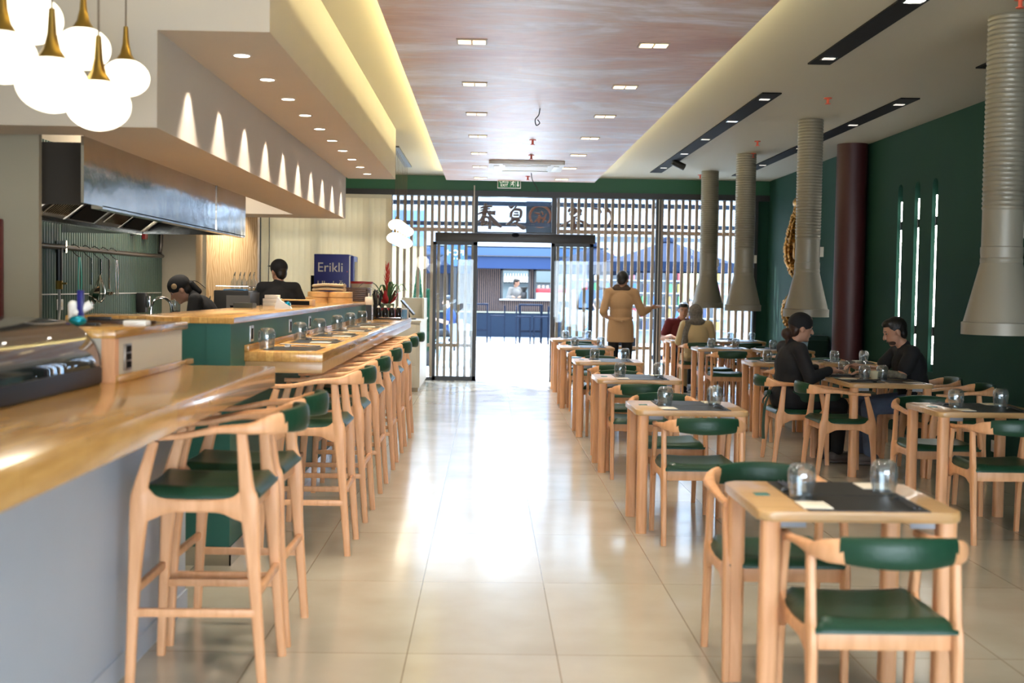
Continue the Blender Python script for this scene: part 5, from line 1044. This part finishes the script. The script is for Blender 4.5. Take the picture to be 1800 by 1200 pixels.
# shops and buildings round the court
WB = M('court_white', (.26, .28, .30), .7, spec=0.08); WBL = M('court_blue', (.07, .11, .20), .6, spec=0.08)
struct('wall_court', box(-22, 30, 44, 44.4, 0, 7), WB)
t = thing('shop_building', 'pale yellow lit shop front with blue fascia left of the court', 'building', (-5.0, 33, 0)); obj('wall', box(-4, 3.3, 0, .3, 0, 2.55), M('shop_yellow', (.30, .25, .12), .6, spec=0.08), t); obj('fascia', box(-4, 3.3, -.1, .35, 2.55, 3.5), WBL, t); obj('window', box(-2.4, -1.2, -.02, 0, .3, 2.2), M('shop_window', (.08, .14, .20), .15), t); obj('window', box(.4, 1.6, -.02, 0, .3, 2.2), M('shop_window', (.08, .14, .20), .15), t)
t = thing('round_sign', 'round dark blue shop sign with white letters outside', 'sign', (sx(800, 28), 28, sz(800, 447, 28))); obj('disc', B().tube([(0, 0, 0), (0, .05, 0)], .27, 36), M('sign_blue', (.05, .09, .19), .5, spec=0.08), t)
text_obj('lettering', 'HOPI', .17, .002, SW, t, Matrix.Translation((0, -.005, -.02)) @ FACE_CAM, 'CENTER'); obj('dots', B().ball((-.04, -.005, -.1), .018).ball((.05, -.005, -.1), .018), SW, t); obj('pole', box(-.03, .03, .05, .09, -sz(800, 447, 28), .3), BLACK, t)
# shelves of a colourful shop
t = thing('shop_shelves', 'tall shelves crowded with colourful goods across the court', 'shelf', (4.8, 33.5, 0)); obj('back_panel', box(-2.6, 2.0, .2, .26, 0, 2.3), WB, t); obj('column', box(.55, .95, -.2, 0, 0, 2.6), M('olive_post', (.42, .42, .20), .6), t)
for k in range(6): obj('shelf', box(-2.6, 2.0, -.1, .2, .35 + .34 * k, .38 + .34 * k), WB, t)
cols = [M('goods_%d' % i, c, .5) for i, c in enumerate(((.25, .015, .02), (.015, .08, .22), (.02, .14, .04), (.3, .2, .02), (.3, .3, .3), (.01, .02, .06), (.25, .08, .10)))]
kinds = []
for m_ in cols:
    o = obj('boxed_product', box(-.07, .07, -.09, .09, 0, .24), m_); o['category'] = 'box'; kinds.append([o, False])
n_ = 0
rows = ['bottom', 'second', 'third', 'fourth', 'fifth']; cn = ['red', 'blue', 'green', 'yellow', 'white', 'navy', 'pink']; pos = ['far left', 'left', 'centre left', 'centre', 'centre right', 'right', 'far right', 'outer right', 'left end', 'inner left', 'inner right', 'mid left', 'mid right', 'edge']
for r_ in range(5):
    for c_ in range(13):
        ci = random.randrange(7); x = 2.33 + .33 * c_ + random.uniform(-.03, .03); lab = f'{cn[ci]} boxed product on the {rows[r_]} shelf across the court, {ords[c_] if c_ < 10 else ["eleventh", "twelfth", "thirteenth"][c_ - 10]} from the left'
        o, used = kinds[ci]
        if used: o = o.copy(); COL.objects.link(o)
        kinds[ci][1] = True; o.location = (x, 33.5, .38 + .34 * r_); o['label'] = lab; o['group'] = 'goods on the shop shelves'
for o, used in kinds:
    if not used: bpy.data.objects.remove(o)
t = thing('letter_sign', 'white fascia sign with coloured letters across the court', 'sign', (sx(1081, 33), 33.0, sz(1081, 452, 33))); obj('board', box(-.7, .7, .02, .06, -.15, .2), WB, t)
for ch, px, m_ in (('S', 1062, cols[1]), ('T', 1075, cols[0]), ('E', 1087, cols[3]), ('P', 1099, cols[2])): text_obj('lettering', ch, .24, .005, m_, t, Matrix.Translation((sx(px, 33) - sx(1081, 33), 0, -.08)) @ FACE_CAM, 'CENTER')
obj('post', box(-.65, -.6, .02, .06, -sz(1081, 452, 33), -.15), WB, t); obj('post', box(.6, .65, .02, .06, -sz(1081, 452, 33), -.15), WB, t)
def parasol(x, y, zr, zt, r, l, m_):
    t = thing('parasol', l, 'parasol', (x, y, 0), 0, None); obj('pole', B().cyl(0, 0, 0, zt, .03), NM, t); q = []; b = B(); n = 8
    top = b.bm.verts.new((0, 0, zt)); a = [b.bm.verts.new((r * math.cos(2 * PI * (k + .5) / n), r * math.sin(2 * PI * (k + .5) / n), zr)) for k in range(n)]; c = [b.bm.verts.new((r * math.cos(2 * PI * (k + .5) / n), r * math.sin(2 * PI * (k + .5) / n), zr - .20)) for k in range(n)]
    for k in range(n): b.bm.faces.new((top, a[k], a[(k + 1) % n])); b.bm.faces.new((a[k], c[k], c[(k + 1) % n], a[(k + 1) % n]))
    o = obj('canopy', b, m_, t, smooth=False); o.modifiers.new('t', 'SOLIDIFY').thickness = .012; obj('base', B().cyl(0, 0, 0, .08, .3), NM, t); obj('finial', B().lathe([(0, zt - .02), (.16, zt - .03), (.1, zt + .06), (0, zt + .10)]), m_, t)
NF = M('navy_fabric', (.005, .010, .024), .8, spec=0.08)
parasol(sx(1172, 26), 26, 2.05, 2.52, 1.45, 'large navy parasol outside right of the black post', NF); parasol(sx(1042, 27.5), 27.5, 2.0, 2.45, 1.0, 'navy parasol outside behind the right door leaf', NF)
parasol(sx(790, 30), 30.5, 2.0, 2.35, .62, 'navy parasol outside behind the left door leaf', NF); parasol(sx(1120, 40), 40, 3.3, 4.1, 2.6, 'wide white parasol far back in the court', WB)
for k, (px, h) in enumerate(((735, 1.75), (752, 1.4), (714, 1.2))):
    Y = 22.5; t = thing('cypress', ['tall conical evergreen', 'shorter conical evergreen', 'smallest conical evergreen'][k] + ' outside behind the slats on the left', 'tree', (sx(px, Y), Y + .3 * k, 0), 0, 'conical evergreens outside'); obj('pot', B().lathe([(0, 0), (.13, 0), (.16, .3), (0, .3)]), BLACK, t)
    b = B()
    for q in range(420):
        z = .3 + (h - .3) * random.random() ** .8; rr = .17 * (1 - (z - .3) / (h - .2)) + .01; a = random.random() * 6.28; b.ball((rr * math.cos(a), rr * math.sin(a), z), (.022, .022, .04), 5, 4)
    b.lathe([(0, .28), (.15, .35), (.1, h * .6), (0, h - .04)], n=12); obj('foliage', b, M('cypress_green', (.006, .035, .016), .8, spec=0.08), t)
# parked car
t = thing('car', 'pale blue parked car seen through the right door leaf', 'car', (2.75, 30.6, 0), PI / 2); obj('windscreen', B().poly([(-1.12, .98), (-.56, 1.39), (-.60, 1.45), (-1.18, 1.02)], -.62, .62, axis='y'), M('car_glass', (.02, .03, .045), .1, spec=.2), t); CP = M('car_paint', (.16, .21, .27), .25, .3)
obj('body', B().poly([(-2.1, .35), (-2.15, .75), (-1.9, .92), (-1.1, .98), (1.5, .98), (2.0, .85), (2.1, .6), (2.1, .35)], -.8, .8, .06, 'y'), CP, t); obj('roof', B().poly([(-1.15, .95), (-.5, 1.42), (.75, 1.45), (1.5, .97)], -.7, .7, .08, 'y'), CP, t)
obj('side_window', B().poly([(-.95, .99), (-.45, 1.35), (.65, 1.38), (1.2, .99)], -.72, .72, axis='y'), M('car_glass', (.04, .06, .08), .1), t)
for a in (-1.35, 1.35):
    for c in (-.72, .72): obj('wheel', B().tube([(a, c - .1, .32), (a, c + .1, .32)], .32, 24), BLACKM, t)
# outdoor guests
p = sit(); person('outdoor guest in a white shirt seated beyond the slats, back to the room', (sx(1052, 23.5), 23.5, 0), .2, p, WSH, M('denim', (.10, .13, .20), .85), 'short', SKIN, 'short', vox=.012)
p = sit(); person('outdoor guest in a blue shirt seated behind the man in red', (sx(1212, 24), 24, 0.03), PI, p, M('shirt_blue', (.05, .1, .3), .8, spec=0.08), BLACK_CLOTH, 'short', SKIN, 'short', vox=.012)
p = sit(); person('outdoor guest in dark clothes seated behind the left door leaf', (sx(792, 25), 25, 0), PI / 2, p, M('shirt_navy', (.03, .05, .12), .8, spec=0.08), BLACK_CLOTH, 'short', SKIN, 'short', vox=.012)
def plain_chair(x, y, r, l):
    t = thing('patio_chair', l, 'chair', (x, y, 0), r, 'white patio chairs outside'); obj('seat', box(-.22, .22, -.22, .22, .42, .45, .01), WB, t); obj('backrest', B().sweep([(-.2, -.2, .62), (0, -.25, .64), (.2, -.2, .62)], .36, .02, (0, 0, 1), 8, 4), WB, t)
    for a in (-1, 1):
        for c in (-1, 1): obj('leg', B().tube([(a * .17, c * .17, .43), (a * .22, c * .22, 0)], .014, 8), WB, t)
plain_chair(sx(1052, 23.5), 23.4, .2, 'white patio chair under the guest in the white shirt'); plain_chair(sx(1212, 24), 24.05, PI, 'white patio chair under the guest in blue'); plain_chair(sx(792, 25), 25, PI / 2, 'white patio chair behind the left door leaf'); plain_chair(sx(800, 22.6), 22.6, .5, 'empty white patio chair just outside the left door leaf')
